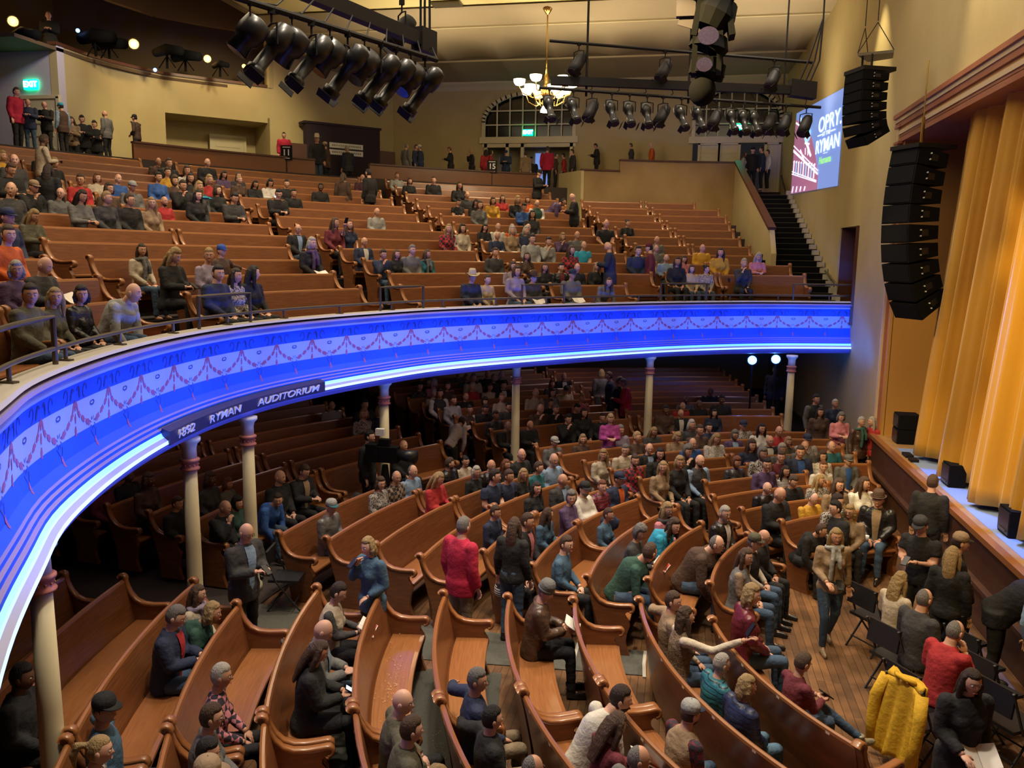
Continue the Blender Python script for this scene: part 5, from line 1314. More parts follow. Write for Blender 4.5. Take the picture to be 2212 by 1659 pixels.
def make_person(loc,rot,sc,pose,sex,hair,hc,gt,gc,lc,hyaw,extra,gc2=None):
    yb=int(round(hyaw/25.0))*25; yb=max(-75,min(75,yb))
    me,HM,s=cached(('b',pose,sex,yb),lambda:body_mesh(pose,sex,yb))
    o=bpy.data.objects.new('person',me); COL.objects.link(o); o.location=loc; o.rotation_euler=(0,0,rot); o.scale=(sc,)*3
    o.color=(*jit(SKIN[prng.randrange(4)] if 'dark' not in extra else (.13,.06,.035),.08),1)
    name,g,mm,short=GARM[gt]; coat=gt=='c'; vest=gt=='v'
    if vest:
        t=cached(('t',pose,sex,.011,0,0,0),lambda:top_mesh(pose,sex,.011,0,0,0)); c2=COLS[gc2 or 'wht']; child('shirt',t,o,M['plaid'] if 'chk' in extra else M['cloth'],jit(c2))
        t=cached(('t',pose,sex,.026,0,0,1),lambda:top_mesh(pose,sex,.026,0,0,1)); child('vest',t,o,M['fur'] if 'fur' in extra else M['cloth'],jit(COLS[gc]))
    else:
        t=cached(('t',pose,sex,g,short,coat,0),lambda:top_mesh(pose,sex,g,short,coat,0))
        child({'t':'tshirt','s':'shirt','w':'sweater','c':'coat','h':'hoodie','S':'striped_top','D':'plaid_shirt','N':'patterned_top','Z':'blazer'}.get(gt,'jacket'),t,o,M[mm],jit(COLS[gc],.06))
        if gc2: child('shirt_front',cached(('c',pose,sex),lambda:collar_mesh(pose,sex)),o,M['cloth'],COLS[gc2])
    child('trousers',cached(('l',pose,sex),lambda:leg_mesh(pose,sex)),o,M['cloth'],jit(LEGC[lc]))
    if 'sh' in extra or loc[2]<.1:
        sc_=(.3,.22,.13) if 'tanboot' in extra else ((.26,.24,.17) if 'greyboot' in extra else (.02,.017,.015))
        for sd in (1,-1): child('shoe',cached(('sh',pose,sex,sd),lambda:shoe_mesh(pose,sex,sd)),o,M['leather'],sc_)
    if hair!='b': 
        k=hair
        child('hair',cached(('h',k),lambda:hair_mesh(k)),o,M['hair'],jit(HC_[hc],.1),HM)
    if hair in 'CHFB':
        hcol=[e[4:] for e in extra if e.startswith('hat=')]; cc=COLS[hcol[0].split('/')[0]] if hcol else COLS['blk']; c3=COLS[hcol[0].split('/')[1]] if hcol and '/' in hcol[0] else tuple(v*.8 for v in cc)
        Q=HM@Matrix.Rotation(math.pi,4,'Z') if 'backwards' in extra else HM
        hh=child({'C':'cap','H':'cowboy_hat','F':'felt_hat','B':'knit_beanie'}[hair],cached(('hat',hair),lambda:hat_mesh(hair)),o,M['cloth'],cc,Q)
        if hair!='B': setm(hh,cached(('capm',c3),lambda:mat('hat_accent',c3,.8)),1)
    if 'scarf' in extra or any(e.startswith('scarf=') for e in extra):
        c=[e[6:] for e in extra if e.startswith('scarf=')]; child('scarf',cached(('sc',pose,sex),lambda:scarf_mesh(pose,sex)),o,M['pattern'] if c and c[0]=='pat' else M['cloth'],COLS[c[0]] if c and c[0]!='pat' else COLS['gry'])
    if 'beard' in extra: child('beard',cached(('beard',),beard_mesh),o,M['hair'],HC_[hc],HM)
    if 'glasses' in extra:
        b=MB()
        for sd in (-1,1): b.tube([(sd*.03+.018*math.cos(t),.097,.004+.014*math.sin(t)) for t in np.linspace(0,6.28,13)],.0022,5); b.tube([(sd*.048,.097,.006),(sd*.078,.0,.008)],.002,5)
        def glm():
            q=bpy.data.meshes.new('gl'); q.from_pydata(b.v,[],b.f); return q
        me2=cached(('gl',),glm)
        child('glasses',me2,o,M['black'],(0,0,0),HM)
    return o,s
# ---------------------------------------------------------------- people: who sits and stands where
PEOPLE='''
#0 0 .2532
125 750 K S m s n Z crim k 0
240 860 K P m g g j nvy d -60
390 925 K P m b n j blk k -80
525 880 K S m C k v brn/lbl k 170 hat=cyan
615 1000 T P f l n w tan k -70
700 990 T P m s k j blk k -60
815 1035 T P m s d j blk k -80
905 1005 K S m b w j gry k 180
1160 985 K D m C k w brn k 185 hat=blk
1050 1255 T S m g g w burg d 75
1280 1245 T S m s k j blk k 150
400 1400 T S f l d c blk k 110
100 1090 T S f l y c olv k 170
340 1150 T P m s n s crm k 60 dark
340 1265 B l f o k j blk k 10
440 1330 B l f o y w blk k -20
100 1310 B l m g n j char d 25
65 1390 B p m s n j blk k 0
10 1270 B l f o y w yel k 0
215 1530 B h m C n j blk k 0 hat=tan
50 1545 B l m g g j char k 60
490 1580 B l m g g w gry d 40 glasses
655 1475 B l m s n w red k 50 glasses
800 1460 B l f o a w crm k 0
895 1550 B l f o n w brn k 10
995 1470 B l m b w w blu k 0
1100 1535 B l m C k j gry k 0 hat=lgr
1440 1345 B l m s n j blk k 0
1410 1420 B l f s d w yel k 0
1575 1365 B l f o n w wht k 20
1630 1400 B l f l k j blk k 20
1720 1345 B l m g w j blk k 0
1770 1415 B l f o y w red k 10
1690 1500 B l f w y j char k 10
1520 1490 B l f c n w brn k 0
1585 1530 B h m s d j blk k 0
1670 1560 B l f l k j blk k -10
1800 1570 B l f o n j blk k -20
1850 1500 B p f l k w prp k 0
1900 1490 B l f u y w brn k 0
1970 1510 B l f l n w char k 0
2090 1530 B p f l k j blk k 0
1975 1580 B p m s k j char k 0
1375 1460 B l f s k w blu d 0
1420 1400 B l m g n j brn k 0
415 115 Q P m b n j blk k -60
#550 0 .2532
250 1185 K S m s k Z crim k -60
530 1165 T S m H n j blk d -60 hat=crm
610 1215 T S f C n j brn k 180 hat=crm
795 1245 T S m g w v char/nvy k 150
760 1330 T S f s k j brn k 100
750 1475 T S f l n c brn k 90 scarf=tan
980 1440 T S m s k j blk/lav k 160
915 1480 B l m b n D burg k 10
95 1520 B p f o k w wht k 0
270 1525 B l m s k j blk k 20
545 1555 B l m s k j blk k 30 dark
1200 1500 B l m s a w lgr k 0
1305 1510 B l f o n j blk k 0
1515 1500 B l m s n w blk k 40
1735 1545 B l f l d j blk k 20 glasses
1290 1300 K S m g g j gry k 60
1370 1305 K S f s n j nvy k 0
1415 1275 K S m C g j nvy k 180 hat=wht
1675 1340 K P f s a j blk k 180
1855 1340 K D f o y j blk k 200
1975 1275 K S f l d Z red k 110
2010 1290 K S f o d w red k 20
2145 1420 K P m C g j nvy k -90 hat=nvy
#1100 0 .2532
140 1330 K S f s n j tan k 100
190 1345 T D m s k j char k -80
240 1455 T P m C k j blk k -20 hat=blk
325 1250 K S m s n Z crim k 85
395 1350 K S f s n w brn k 0
470 1340 K S f s k w red k 180
545 1275 K S m s n j char k 200
750 1290 K P m s k j blk k 195
1045 1280 K S f s n j char k 180
1220 1240 K S m b w h org k 180
2000 1300 K S f l n j lgr k 0
2080 1260 K S m C k h blk k -90 hat=blk
2165 1255 K S m s d j nvy k 180
2215 1280 K S m s n s wht k 190
#0 400 .2532
655 25 B p f l d w gry d -5
880 45 B l f s y h char k -20
1080 65 B l m s n j blk k -15 glasses
1275 90 B l f l y w tan k 30
1365 85 B l m b n w red k -10 beard
205 225 B p f w y j olv k 0
20 190 B l m C n w nvy k 0 hat=nvy
5 330 B l m s n w org k 20
1170 480 B l f l d w crm d 30 scarf=gry
1425 510 B p f w y j blk k 0
1755 505 B l f s y w lav d 40
1885 500 B o m C n w brn d 0 hat=blu
1810 665 B l m s k j nvy k 30
1910 690 B l f l d N brn k 0
2130 665 B l f l k w blk k -45
75 610 B l f o w j prp k 60
290 590 B p m b n j char k 10
210 810 B l m s d j olv d 50
400 850 B l f l y w olv k 50
620 840 B l f o d L blk k 40
870 800 B n m b n w lgr d 0 sh
#550 400 .2532
180 30 B p m s k j blk k 30
320 25 B l m s k j blk k 30
1040 185 B l m b w w lgr k 0
665 265 B l f l n w burg k -20
790 285 B u f l n t nvy k 0
375 360 B l m g g j blk/lbl d 40 glasses
490 425 B l f o w j blk k 10 scarf=prp
905 530 B l m g w j nvy/wht k 10 glasses
1005 545 B h m s d j nvy d 0
1140 560 B l f l n j blk k 10
1285 500 B l m s g w gry d 10
1440 535 B l f l n w teal k -35 scarf=gry
1840 730 B l m H n j nvy d 30 hat=crm
1930 765 B l f s n N yel d 0
1640 320 B l f l y D red k 30
1775 320 B l f o d w crm k 10
1940 325 B p f l k w blk k 0
2060 315 B l m g w w wht k 0
2045 395 B p m b n w nvy k 0
2195 340 B l f o w w tan k 20
1810 50 B l m g n w char k 10
1735 110 B p f s k t blk k 0
1885 115 B p f l k j blk k 0
1920 98 B l f o n w gry k 0
2015 95 B l f o n w yel k -10
2110 75 B l f l n w red k 0
2040 525 B l m s n w char k 10
2195 640 B l f o n w lav d 0
#1100 400 .2532
60 85 B l f o y w blk k 0
145 90 B l f o a w org k 0
115 120 B p f s k w blu k 0
225 120 B l m b w v grn/wht k 0
190 205 B l f l k w char k 0
330 150 T B f s k p prp k 0
560 75 T P m b n j blk k 200
815 250 B l m b n t blk k 0
1000 285 B l f u k w blk k -30
145 320 B l m b n w char k 0
180 405 B l m s k w lgr k 0
285 435 B h f s k w lgr k 0
430 400 B h f o y w prp k 0
570 385 B l m b n w gry k 0
515 505 B l f l n D red k -30
620 470 B l m g g t cyan k 0
870 460 T X m b n c nvy k 180
1095 490 B l m s k j nvy d 0
1160 500 B l m g g j gry d 0
1210 510 T S m C k w burg d 180 hat=burg
1245 480 B l m g w w gry d 0
1325 610 B l m g w s lbl d 20
1385 590 B l f l d w blk k 20
1645 495 B l m b n j yel k 0
1790 515 B l f l d j yel k 20
1990 600 B h f s w w char k 0
2110 570 B p f w w w pnk k 0
40 655 B l f o n w lav d 0
70 560 B l f l n w brn k 20
195 740 B l m H n w char d 0 hat=brn
210 660 B l f l n j blk k 20
410 655 B l m s k L blk/burg k -10
560 655 B l m g g j blk k 10
530 710 B l m C n h gry d 0 hat=nvy
740 645 B l f l y c blk k 20
790 770 B n f l n w gry d 20
1470 740 B l f o n N yel d 0
1480 670 B p f l n w pnk k 0
1650 745 B l f u k N brn d -40
15 340 B l f o w w org k 0
90 340 B l f o w w nvy k 0
#1100 820 .2532
280 475 M l m C n w gry d 0 hat=lgr
170 370 M p m b n j blk k 10
620 450 M l f o y w brn k 20
860 290 A P f o y w mag d -75
925 370 M l m s g w lav k 10
1070 425 M l f s y w brn k -20
1215 385 M p f l y j char k 0
1410 430 M p f o y w tan d 0
1330 205 M l m s k w brn k 0 dark
1430 265 M l m g w j blk/wht k 0 glasses
1475 190 M l m g w w red k 0
1545 325 M l f o w j char k 10
1600 300 M l f s n w brn k 0
1690 350 M l f s k w nvy k 10
1745 290 M l f l k j nvy k 0
1735 430 M p f l y N wht k 0
1920 415 M l f c g j prp/lbl k 0 glasses
1995 335 M l m C n N char k 0 hat=nvy
2140 355 M l f l k w wht k 10
2050 490 M l f w n j nvy k 0
1545 480 M l m g g s blu k 10
1470 515 M h f c g w blk k 0
2135 550 M l f c g N blk k 0
1605 620 M l m b n v char/lbl k 0 beard
1415 610 M l f o y j blk k 20
1330 670 M l f l y w tan k 40
1185 525 M l m g g j blk/lbl k 20
1260 560 M l f l k j blk k 30
970 535 M l m s g j crm k 40
790 575 M l f w y j crm k 40
1050 620 M l m s n D red d 20 beard
940 770 M l m C n j nvy/org k 10 hat=nvy
770 835 M l f s a p burg k 30
610 855 M c m C g w wht k 30 hat=blk beard
540 930 M c f c g j prp k 40
430 785 M l m b n j char/lbl k -30
390 610 M l m g w s lbl k 20 beard
300 680 M l f s n w teal k -20
130 735 M l f l y w blk k 20
80 570 M l m g g j blk k 20
200 850 M l f l d j blk k 20
10 750 M l m s n t nvy k 0
320 1070 M l f l n j dnm k -40
100 1120 M l m s n j blk/pnk k 0
1930 640 M l f c a L char k 10
2190 860 M l m b g L blk k 10
1310 1025 M l f w y w pnk k 20 scarf=char
1210 1120 M n f w n w cyan k 30
1040 1215 M p f c g w char k 20
1480 1220 M n m g g j brn d 10 glasses
1800 1055 M l m s w L blk/wht k 20 beard
930 1330 M n m s n s grn d -60 beard sh
970 1310 M l f s n s dnm d 10
430 1310 M l m s n s dnm k 20 sh
2060 1295 M l m C g v blk/crm d 10 hat=olv glasses
2170 1255 M l m b n j blk k 0 glasses
1950 1410 M l f l n v gry/tan d 20
1990 1500 M l f o y L burg d 30 sh
1715 55 M l m b n j blk k 0 dark
470 45 M p m C k s crm k 0 hat=char
610 105 M l f s y w pnk k 0
210 60 M l m b n s crm k 20
235 190 M h m g g w brn k 0
350 150 M l f s n j blk k 0
340 195 M h f s g j blk k 0
480 280 M h m s k j blk k 0
620 225 M l f l k j blk k 0
560 190 M p m s k j blk k 0
790 280 M l m s k j blk k 20
360 60 M l f o n w gry k 0
360 -10 M l f o a w char k 0
470 -70 M l m b n j blk/wht k 0
1005 0 A P m s g Z crim k 170
790 -80 A S f o y c gry k 100
870 -60 A S m s n c nvy k 180
920 -20 A P m s g j blk k 0
1590 160 M l m b n j blk k 0 dark
1810 120 M l m s k j blk k 0 dark
1500 180 M l m g g w gry k 0 dark
#550 820 .2532
170 755 M l m b n j blk k 0
375 710 M p m s n j blk/tan k 0
615 1005 M l m C n L gry d 20 hat=lgr/teal
170 940 M n m s d j blu d 40
1040 810 M l f o n N char d 30
1145 760 M l m g g D tan k 20
1255 710 M l m g g s lbl k 0
1485 740 M p f l y w red k 0
1650 650 M l m s n L blk k -60 beard
1750 640 M l f u k w crm k 20
1870 720 M l f o w w blk k 30
1930 665 M l m b w L blk k 30
2130 660 M l f l a w blk k 10
2150 740 M l m s d t nvy k -20
1245 500 M l m b n j blk k 0
635 170 M l m b n w lgr k 20
910 70 M l m s k j blk k 0
905 200 M l f o y N char k 30
1000 140 M l f o y j nvy k 10
1670 390 A B f s d N lav k 75
1395 10 M l m s d D olv k 0
1510 70 M l f s w w crm k 0
1570 50 M l m s d v char/wht k 30
1660 120 M l f s d w lgr k 0
1790 100 M l m b w w blk k 0
1770 205 M c f u k v brn/crm k 20
1910 195 M p m s d j blk k 0
1960 140 M l f c d w brn k 0
2040 250 M l f s d j char k 0
2070 340 M p m g g j blk k 10 scarf=brn
2000 20 M l f s n w crm k 20
1840 10 M l f s w w red k 10
1640 0 M l f s n w pnk k 0
1480 -20 M l f s n w burg k 0
1570 -20 M l f o w w pnk k 0
1800 -60 M l f s y w teal k 10
1860 -80 M l m s g w crm k 0
1720 -90 M l m C n w gry k 0 hat=tan
1980 -90 M l m b n j blk k 0
2030 -60 M l f s y j blk k 0
2080 -80 M l f o w w blk k 0
2110 0 M l m s k j blk/wht k 0
2100 100 M l f s y w crm k 20
2160 180 M l m s k j char k 0
1600 0 M l f o n w brn k 20
1420 -50 M l m s n j nvy k 0
800 1170 X S f s n j blk k 0
1000 1345 A D f o y j dnm k -120
1760 1195 A S m s g Z crim t 60
2130 1260 M l f o y S char k 30
2205 1190 A S f l n w blk d 75
2090 1130 M l m s n w nvy k 0
2060 1215 X
-110 1225 A P m b g j char/lbl k -20 glasses
960 440 A S m s k j blk k 0
#0 820 .2532
1730 745 M l f o n w char k 0 dark
1410 1090 M l m s n j blk k 0
1720 1010 M h m b n j blk k 0
1860 990 M l f c k w grn k 0
1790 1090 M l f o a w gry k 0
1080 750 M l m b n j blk k 0 dark
1220 765 M l f o n w brn k 0 dark
870 880 M l m s d w burg k 0 dark
730 1020 M l f s k w blk k 0 dark
#1652 820 .2532
430 130 A S m s k v blk/gry k -60
595 170 A S f s w j nvy k -70
470 240 A S f l d j brn k -80
645 275 A P f o g w pnk k -80
815 320 A S f s w L brn k -60 scarf=grn
935 320 A S f l w w red k 200
60 380 M l m b n w red k 10
30 460 M l m b n j blk/wht k 0
200 470 M l f o y w olv k 0
140 530 M l f c w w gry k 10
100 590 M l m s n w burg k 20
270 540 M l m s n j nvy/blu k 20
335 505 M l m b n w gry k 0
350 450 M l m C n N gry k 0 hat=nvy
555 505 M l m g g w teal k -20
480 585 M l f o n N wht k 0
490 670 M l f u a w wht k 20
710 660 M l m C g w gry/blu k 0 hat=gry
160 710 M l f l d S gry k 10
210 790 M p m s n j blk k 0
450 785 M l f l y N char k -20
600 800 M l f l n w tan k 10 glasses
825 775 M l f l n S wht k -20
570 920 M l f s d N blk k -20 glasses
385 935 M p m g g s yel k 10
980 960 F l m F n L blk/tan d 250 hat=brn
650 1040 F l m s k j blk k 200 glasses
745 1065 F l f o y w tan k 240 glasses
600 1250 A K f l y w tan d -85 scarf=lgr tanboot
120 1165 M n f s n j blk k -20
1430 830 A S m s n w blk k 60
1360 1170 A P m C n t blk k -130 hat=char
1640 1320 A S m C d w blk k 0 hat=tan/blk
1600 1440 A S f l y w blk k 60
1625 1530 F l f l n w brn k 60
-10 860 X
50 835 M p m b n h blk k 0
0 620 M l f s k w prp k 20
380 190 X
95 -110 A S m s k j nvy k 250 dark
#0 1239 .2532
1660 70 M l f l n w crm d 10 scarf=lav
1570 215 M n f o y w grn d 0
1450 265 M p m s g j nvy/red d 0
790 1025 M o m C k s dnm d 20 hat=blk
620 1370 M l f p y N blk k 0
1755 750 M l f s w D pnk k -10
1585 1095 M l f s n j gry d 0 glasses
1580 1390 M l f s k w blk k 20
1330 1510 M l m C g w tan k 10 hat=tan
40 760 M l m s k j blk k 0 dark
#550 1239 .2532
600 60 M p f s d v crm/char k -10
505 385 M p m b n j gry/lbl d 0
460 560 M p f l n c blk k 0
1080 975 M l m b n j olv/char k 20
1080 1210 M l m s n j olv/tan d 10
1790 795 M o m s g w nvy t 20
1840 1120 M o m s k j blk t 10
2140 1550 M l m g g w gry k 0
1410 1640 M l f o y w blk k 0
#1100 1239 .2532
155 50 M p m B g L brn k 20 hat=gry sh
1310 140 M o m s n w tan d 20
1370 270 M u f w n v tan/crm d 10 fur
1650 690 M l f s w p teal d -10
1880 870 M l f o y p nvy b 20
530 985 M n m s d s wht k 20 beard
650 1190 M p f l n w burg d 10
980 1465 M l m g g w gry k 20
1410 1080 M l m C n v tan/burg d 10 hat=lgr/nvy chk beard
#1652 1239 .2532
180 680 M X f s n w burg d 0 greyboot
1120 5 F l f w y w crm k 33
1320 150 F l m g g w char d 33
1530 420 F h m g g w red k 30
1740 780 A K f l d c blk k -80
2020 5 A B m s k v blk/lbl k 330
'''
for zz in (('a',0),):
    pass
SEATR=[]   # sample table for seated positions
def tab_add(zone,c,R,t0,t1,z,ident):
    for t in np.arange(t0,t1,.25):
        p=pol(c,t,R-.31,z+1.35); x,y=proj(p)
        if -60<x<2290 and -60<y<1760: SEATR.append((zone,x,y,t,R,z,ident,c))
for k in range(2,15): tab_add('M',C0,RBn(k),186.6,203.3 if k>10 else 226,0,('near',k))
tab_add('M',C0,RBm(0),191,221.5,0,('near',0)); tab_add('M',C0,RBm(1),186,231,0,('near',1))
for k in range(0,9):
    if k<3: tab_add('M',C0,RA(k),{0:150.5,1:150.5,2:145.5}[k],177,0,('far',k))
    else: tab_add('M',C0,RA(k),146,176,0,('far',k))
    tab_add('M',C0,RA(k),99 if k>3 else 110,137.5 if k not in (2,3) else 130,0,('right',k))
for k in range(9,19):
    R=RDR(k);z=round(mrise(R),3)
    tab_add('M',C0,R,101,137.5,z,('dark right',k)); R=RD(k);z=round(mrise(R),3); tab_add('M',C0,R,146,175.5,z,('dark',k))
for i in range(13):
    for a,b_ in ((97.8 if i else 118,114),(117 if i else 122,131),(134.3,148),(151.5 if i>3 else 155.5,175.6),(179,191.5),(193,206)):
        if (i==0 and b_<115) or (b_<115 and i>10): continue
        tab_add('B',CB,brx(i) if b_<115 else brow(i),a,b_,bz(i),('b',i))
TA=np.array([(s_[1],s_[2]) for s_ in SEATR]); TZ=np.array([s_[0]=='B' for s_ in SEATR])
def bfloor(r): return bz(max(0,min(12,int((r-(RB0-.55))/DB)))) if r<brow(13)-.55 else 7.15
OCC=[]
def zone_phrase(px,py,z):
    if z=='K': return 'on the rear concourse'
    if z=='T': return 'on the balcony steps'
    if z=='Q': return 'in the dark control booth'
    if z=='B':
        return 'left balcony pews' if px<450 else 'middle balcony pews' if px<960 else 'balcony pews right of middle' if px<1340 else 'right balcony pews'
    if z=='A': return 'main floor aisle'
    if z=='F': return 'on a folding chair'
    if py<940 and px<1330: return 'dark seats under the balcony'
    if px<700 and py<1230: return 'dark left seats under the balcony'
    if px<700: return 'lower left pews'
    if py>1400: return 'bottom pews'
    if px<1120: return 'centre pews behind the red blazer'
    if px<1440: return 'middle crowd of the floor pews'
    return 'right crowd of the floor pews'
POSEW={'l':'','p':'head bent over hands','c':'arms crossed','h':'hand to face','o':'arm along the pew','n':'leaning forward','u':'raising a phone','S':'standing','P':'standing with hands together','D':'standing hand to mouth','K':'walking','B':'bending over','X':'legs crossed'}
HTW={'s':'short {} hair','g':'receding {} hair','l':'long {} hair','w':'wavy {} hair','o':'{} bob','c':'curly {} hair','u':'{} bun','p':'{} ponytail'}
ITEMS=[]; region=(0,0,1)
for ln_ in PEOPLE.strip().split('\n'):
    if ln_[0]=='#': region=[float(q) for q in ln_[1:].split()]; continue
    t=ln_.split()
    if len(t)<10 or t[2]=='X': continue
    px=region[0]+float(t[0])*region[2]; py=region[1]+float(t[1])*region[2]
    zone,pose,sex,hair,hc,gt,gcs,lc=t[2:10]; yaw=float(t[10]) if len(t)>10 else 0; ex=t[11:]
    gc=gcs.split('/')[0]; gc2=gcs.split('/')[1] if '/' in gcs else None
    g_=GARM[gt][0]
    hw='bald head' if hair=='b' else {'C':'cap','H':'cowboy hat','F':'felt hat','B':'knit beanie'}[hair] if hair in 'CHFB' else HTW[hair].format(HW[hc])
    if hair in 'CHFB':
        hcn=[CW[e[4:].split('/')[0]] for e in ex if e.startswith('hat=')]; hw=(hcn[0]+' ' if hcn else '')+hw
    lab='%s with %s, %s %s'%('woman' if sex=='f' else 'man',hw,CW[gc],g_)
    if POSEW[pose] : lab+=', '+POSEW[pose]
    lab+=', '+zone_phrase(px,py,zone)
    ITEMS.append(dict(px=px,py=py,z=zone,pose=pose,sex=sex,hair=hair,hc=hc,gt=gt,gc=gc,gc2=gc2,lc=lc,yaw=yaw,ex=ex,lab=lab))
# keep labels short, then duplicates get an ordinal by their place
from collections import defaultdict
nw=lambda l: len(l.replace('-',' ').split())
def shorten(it,mx):
    for a,b_ in ((', '+POSEW[it['pose']] if POSEW[it['pose']] else '~~',''),(' of the floor pews',' pews'),(' under the balcony',''),(' behind the red blazer',''),(' the ',' ')):
        if nw(it['lab'])>mx: it['lab']=it['lab'].replace(a,b_)
def grp_():
    G=defaultdict(list)
    for it in ITEMS: G[it['lab']].append(it)
    return G
for it in ITEMS: shorten(it,15)
for _ in range(2):
    for k_,v_ in grp_().items():
        if len(v_)>1:
            for it in v_: shorten(it,10)
NWD=['one','two','three','four','five','six','seven','eight','nine','ten']
for k_,v_ in grp_().items():
    if len(v_)>1:
        v_.sort(key=lambda i:i['px']); n=len(v_)
        for q,it in enumerate(v_): it['lab']=k_+', '+('leftmost' if q==0 else 'rightmost' if q==n-1 else ORD[q]+' from left')+' of '+NWD[n-1]
assert len(set(i['lab'] for i in ITEMS))==len(ITEMS)
def fw(c,p): return math.atan2(c[1]-p.y,c[0]-p.x)
PERS=[]
for it in ITEMS:
    px,py,z=it['px'],it['py'],it['z']; pose=it['pose']; sx=.95 if it['sex']=='f' else 1.0
    hatx=0
    if z in 'MB':
        d=(TA[:,0]-px)**2*1.0+((TA[:,1]-py)*1.0)**2; ok=TZ==(z=='B')
        d=np.where(ok,d,1e12)
        order=np.argsort(d)[:400]; pick=None
        for i in order:
            s_=SEATR[i]; p=pol(s_[7],s_[3],s_[4]-.31,s_[5])
            if all((p-q).length>.40 for q in OCC): pick=i;break
        if pick is None: continue
        s_=SEATR[pick]; p=pol(s_[7],s_[3],s_[4]-.31,s_[5]); OCC.append(p)
        # body height that brings the head to where it is seen
        dist=(Vector((p.x,p.y,p.z+1.3))-Vector((0,0,HC))).length
        dz=-(py-s_[2])*dist/1800
        lowp={'n':.10,'p':.02,'h':.02}.get(pose,0)
        sc=(1.33+dz+lowp)/1.35; sc=max(.90,min(1.05,sc))
        rot=fw(s_[7],p)-math.pi/2
        # lean over the aisle a little: not turned fully
        o,s=make_person(p,rot,sc,pose,it['sex'],it['hair'],it['hc'],it['gt'],it['gc'],it['lc'],-it['yaw'] ,it['ex'],it['gc2'])
        it['row']=s_[6]
    else:
        hh=1.72*sx
        if z=='Q':
            d=ray(px,py)
            for k in range(500):
                q=d*(20+k*.05)
                if math.hypot(q[0]-5.2,q[1]-10)>26.3 and q[1]>23.1: break
            p=Vector((q[0],q[1],HC+q[2]-1.70))
        elif z=='F':
            p=atz(px,py,1.33*sx); p.z=0
        elif z=='A': 
            if pose=='B': hh=1.38*sx
            fl=0
            for _ in range(6):
                p=atz(px,py,fl+hh); r=(Vector((p.x-C0[0],p.y-C0[1]))).length; fl=mrise(r)
            p.z=fl
        elif z=='K':
            p=None; d=ray(px,py)
            # on the concourse, between parapet and wall
            t=(7.4+hh-HC)/d[2]; p=Vector((d[0]*t,d[1]*t,0)); r=(Vector((p.x-CB[0],p.y-CB[1]))).length
            c=Vector((CB[0],CB[1])); 
            tt=t
            for k in range(400):
                q=Vector((d[0],d[1]))*(20+k*.05)/1.0
                rr=(q-c).length
                if rr>24.2 or q.y>32.2 : break
            far=20+k*.05; tt=min(max(t,0),far)
            q=Vector((d[0],d[1]))*tt
            if (q-c).length<23.9 and q.y<32.2:
                tt=far; q=Vector((d[0],d[1]))*tt
            hz=HC+d[2]*tt; kf=7.75 if 1260<px<1500 else 7.4; sx2=(hz-kf)/1.73
            p=Vector((q.x,q.y,kf)); sx=max(.80,min(1.12,sx2))
        else:
            if pose=='B': hh=1.38*sx
            best=None;d=ray(px,py)
            for k in range(900):
                tt=10+k*.03; q=Vector((d[0]*tt,d[1]*tt)); r=(q-Vector(CB)).length; hz=HC+d[2]*tt
                if r<12.0: continue
                e=abs(hz-(bfloor(r)+hh))
                if best is None or e<best[0]: best=(e,q,bfloor(r))
            p=Vector((best[1].x,best[1].y,best[2]))
        rot=math.radians(it['yaw'])-math.pi/2
        pz=pose
        if z=='T' and pose=='X': pz='P'
        o,s=make_person(p,rot,sx if z!='F' else sx,pz,it['sex'],it['hair'],it['hc'],it['gt'],it['gc'],it['lc'],0,it['ex'],it['gc2'])
    grp={'B':'people seated in the balcony','M':'people seated on the main floor','F':'people on folding chairs','A':'people standing on the main floor','K':'people standing on the concourse','Q':'people in the booth','T':'people standing in the balcony aisles'}[z]
    tag(o,it['lab'],'person',grp); it['o']=o; it['s']=s; it['M']=Matrix.Translation(o.location)@Matrix.Rotation(rot,4,'Z')@Matrix.Scale(o.scale[0],4); PERS.append(it)
bpy.data.scenes.remove(TS)
print('PEOPLE',len(PERS))
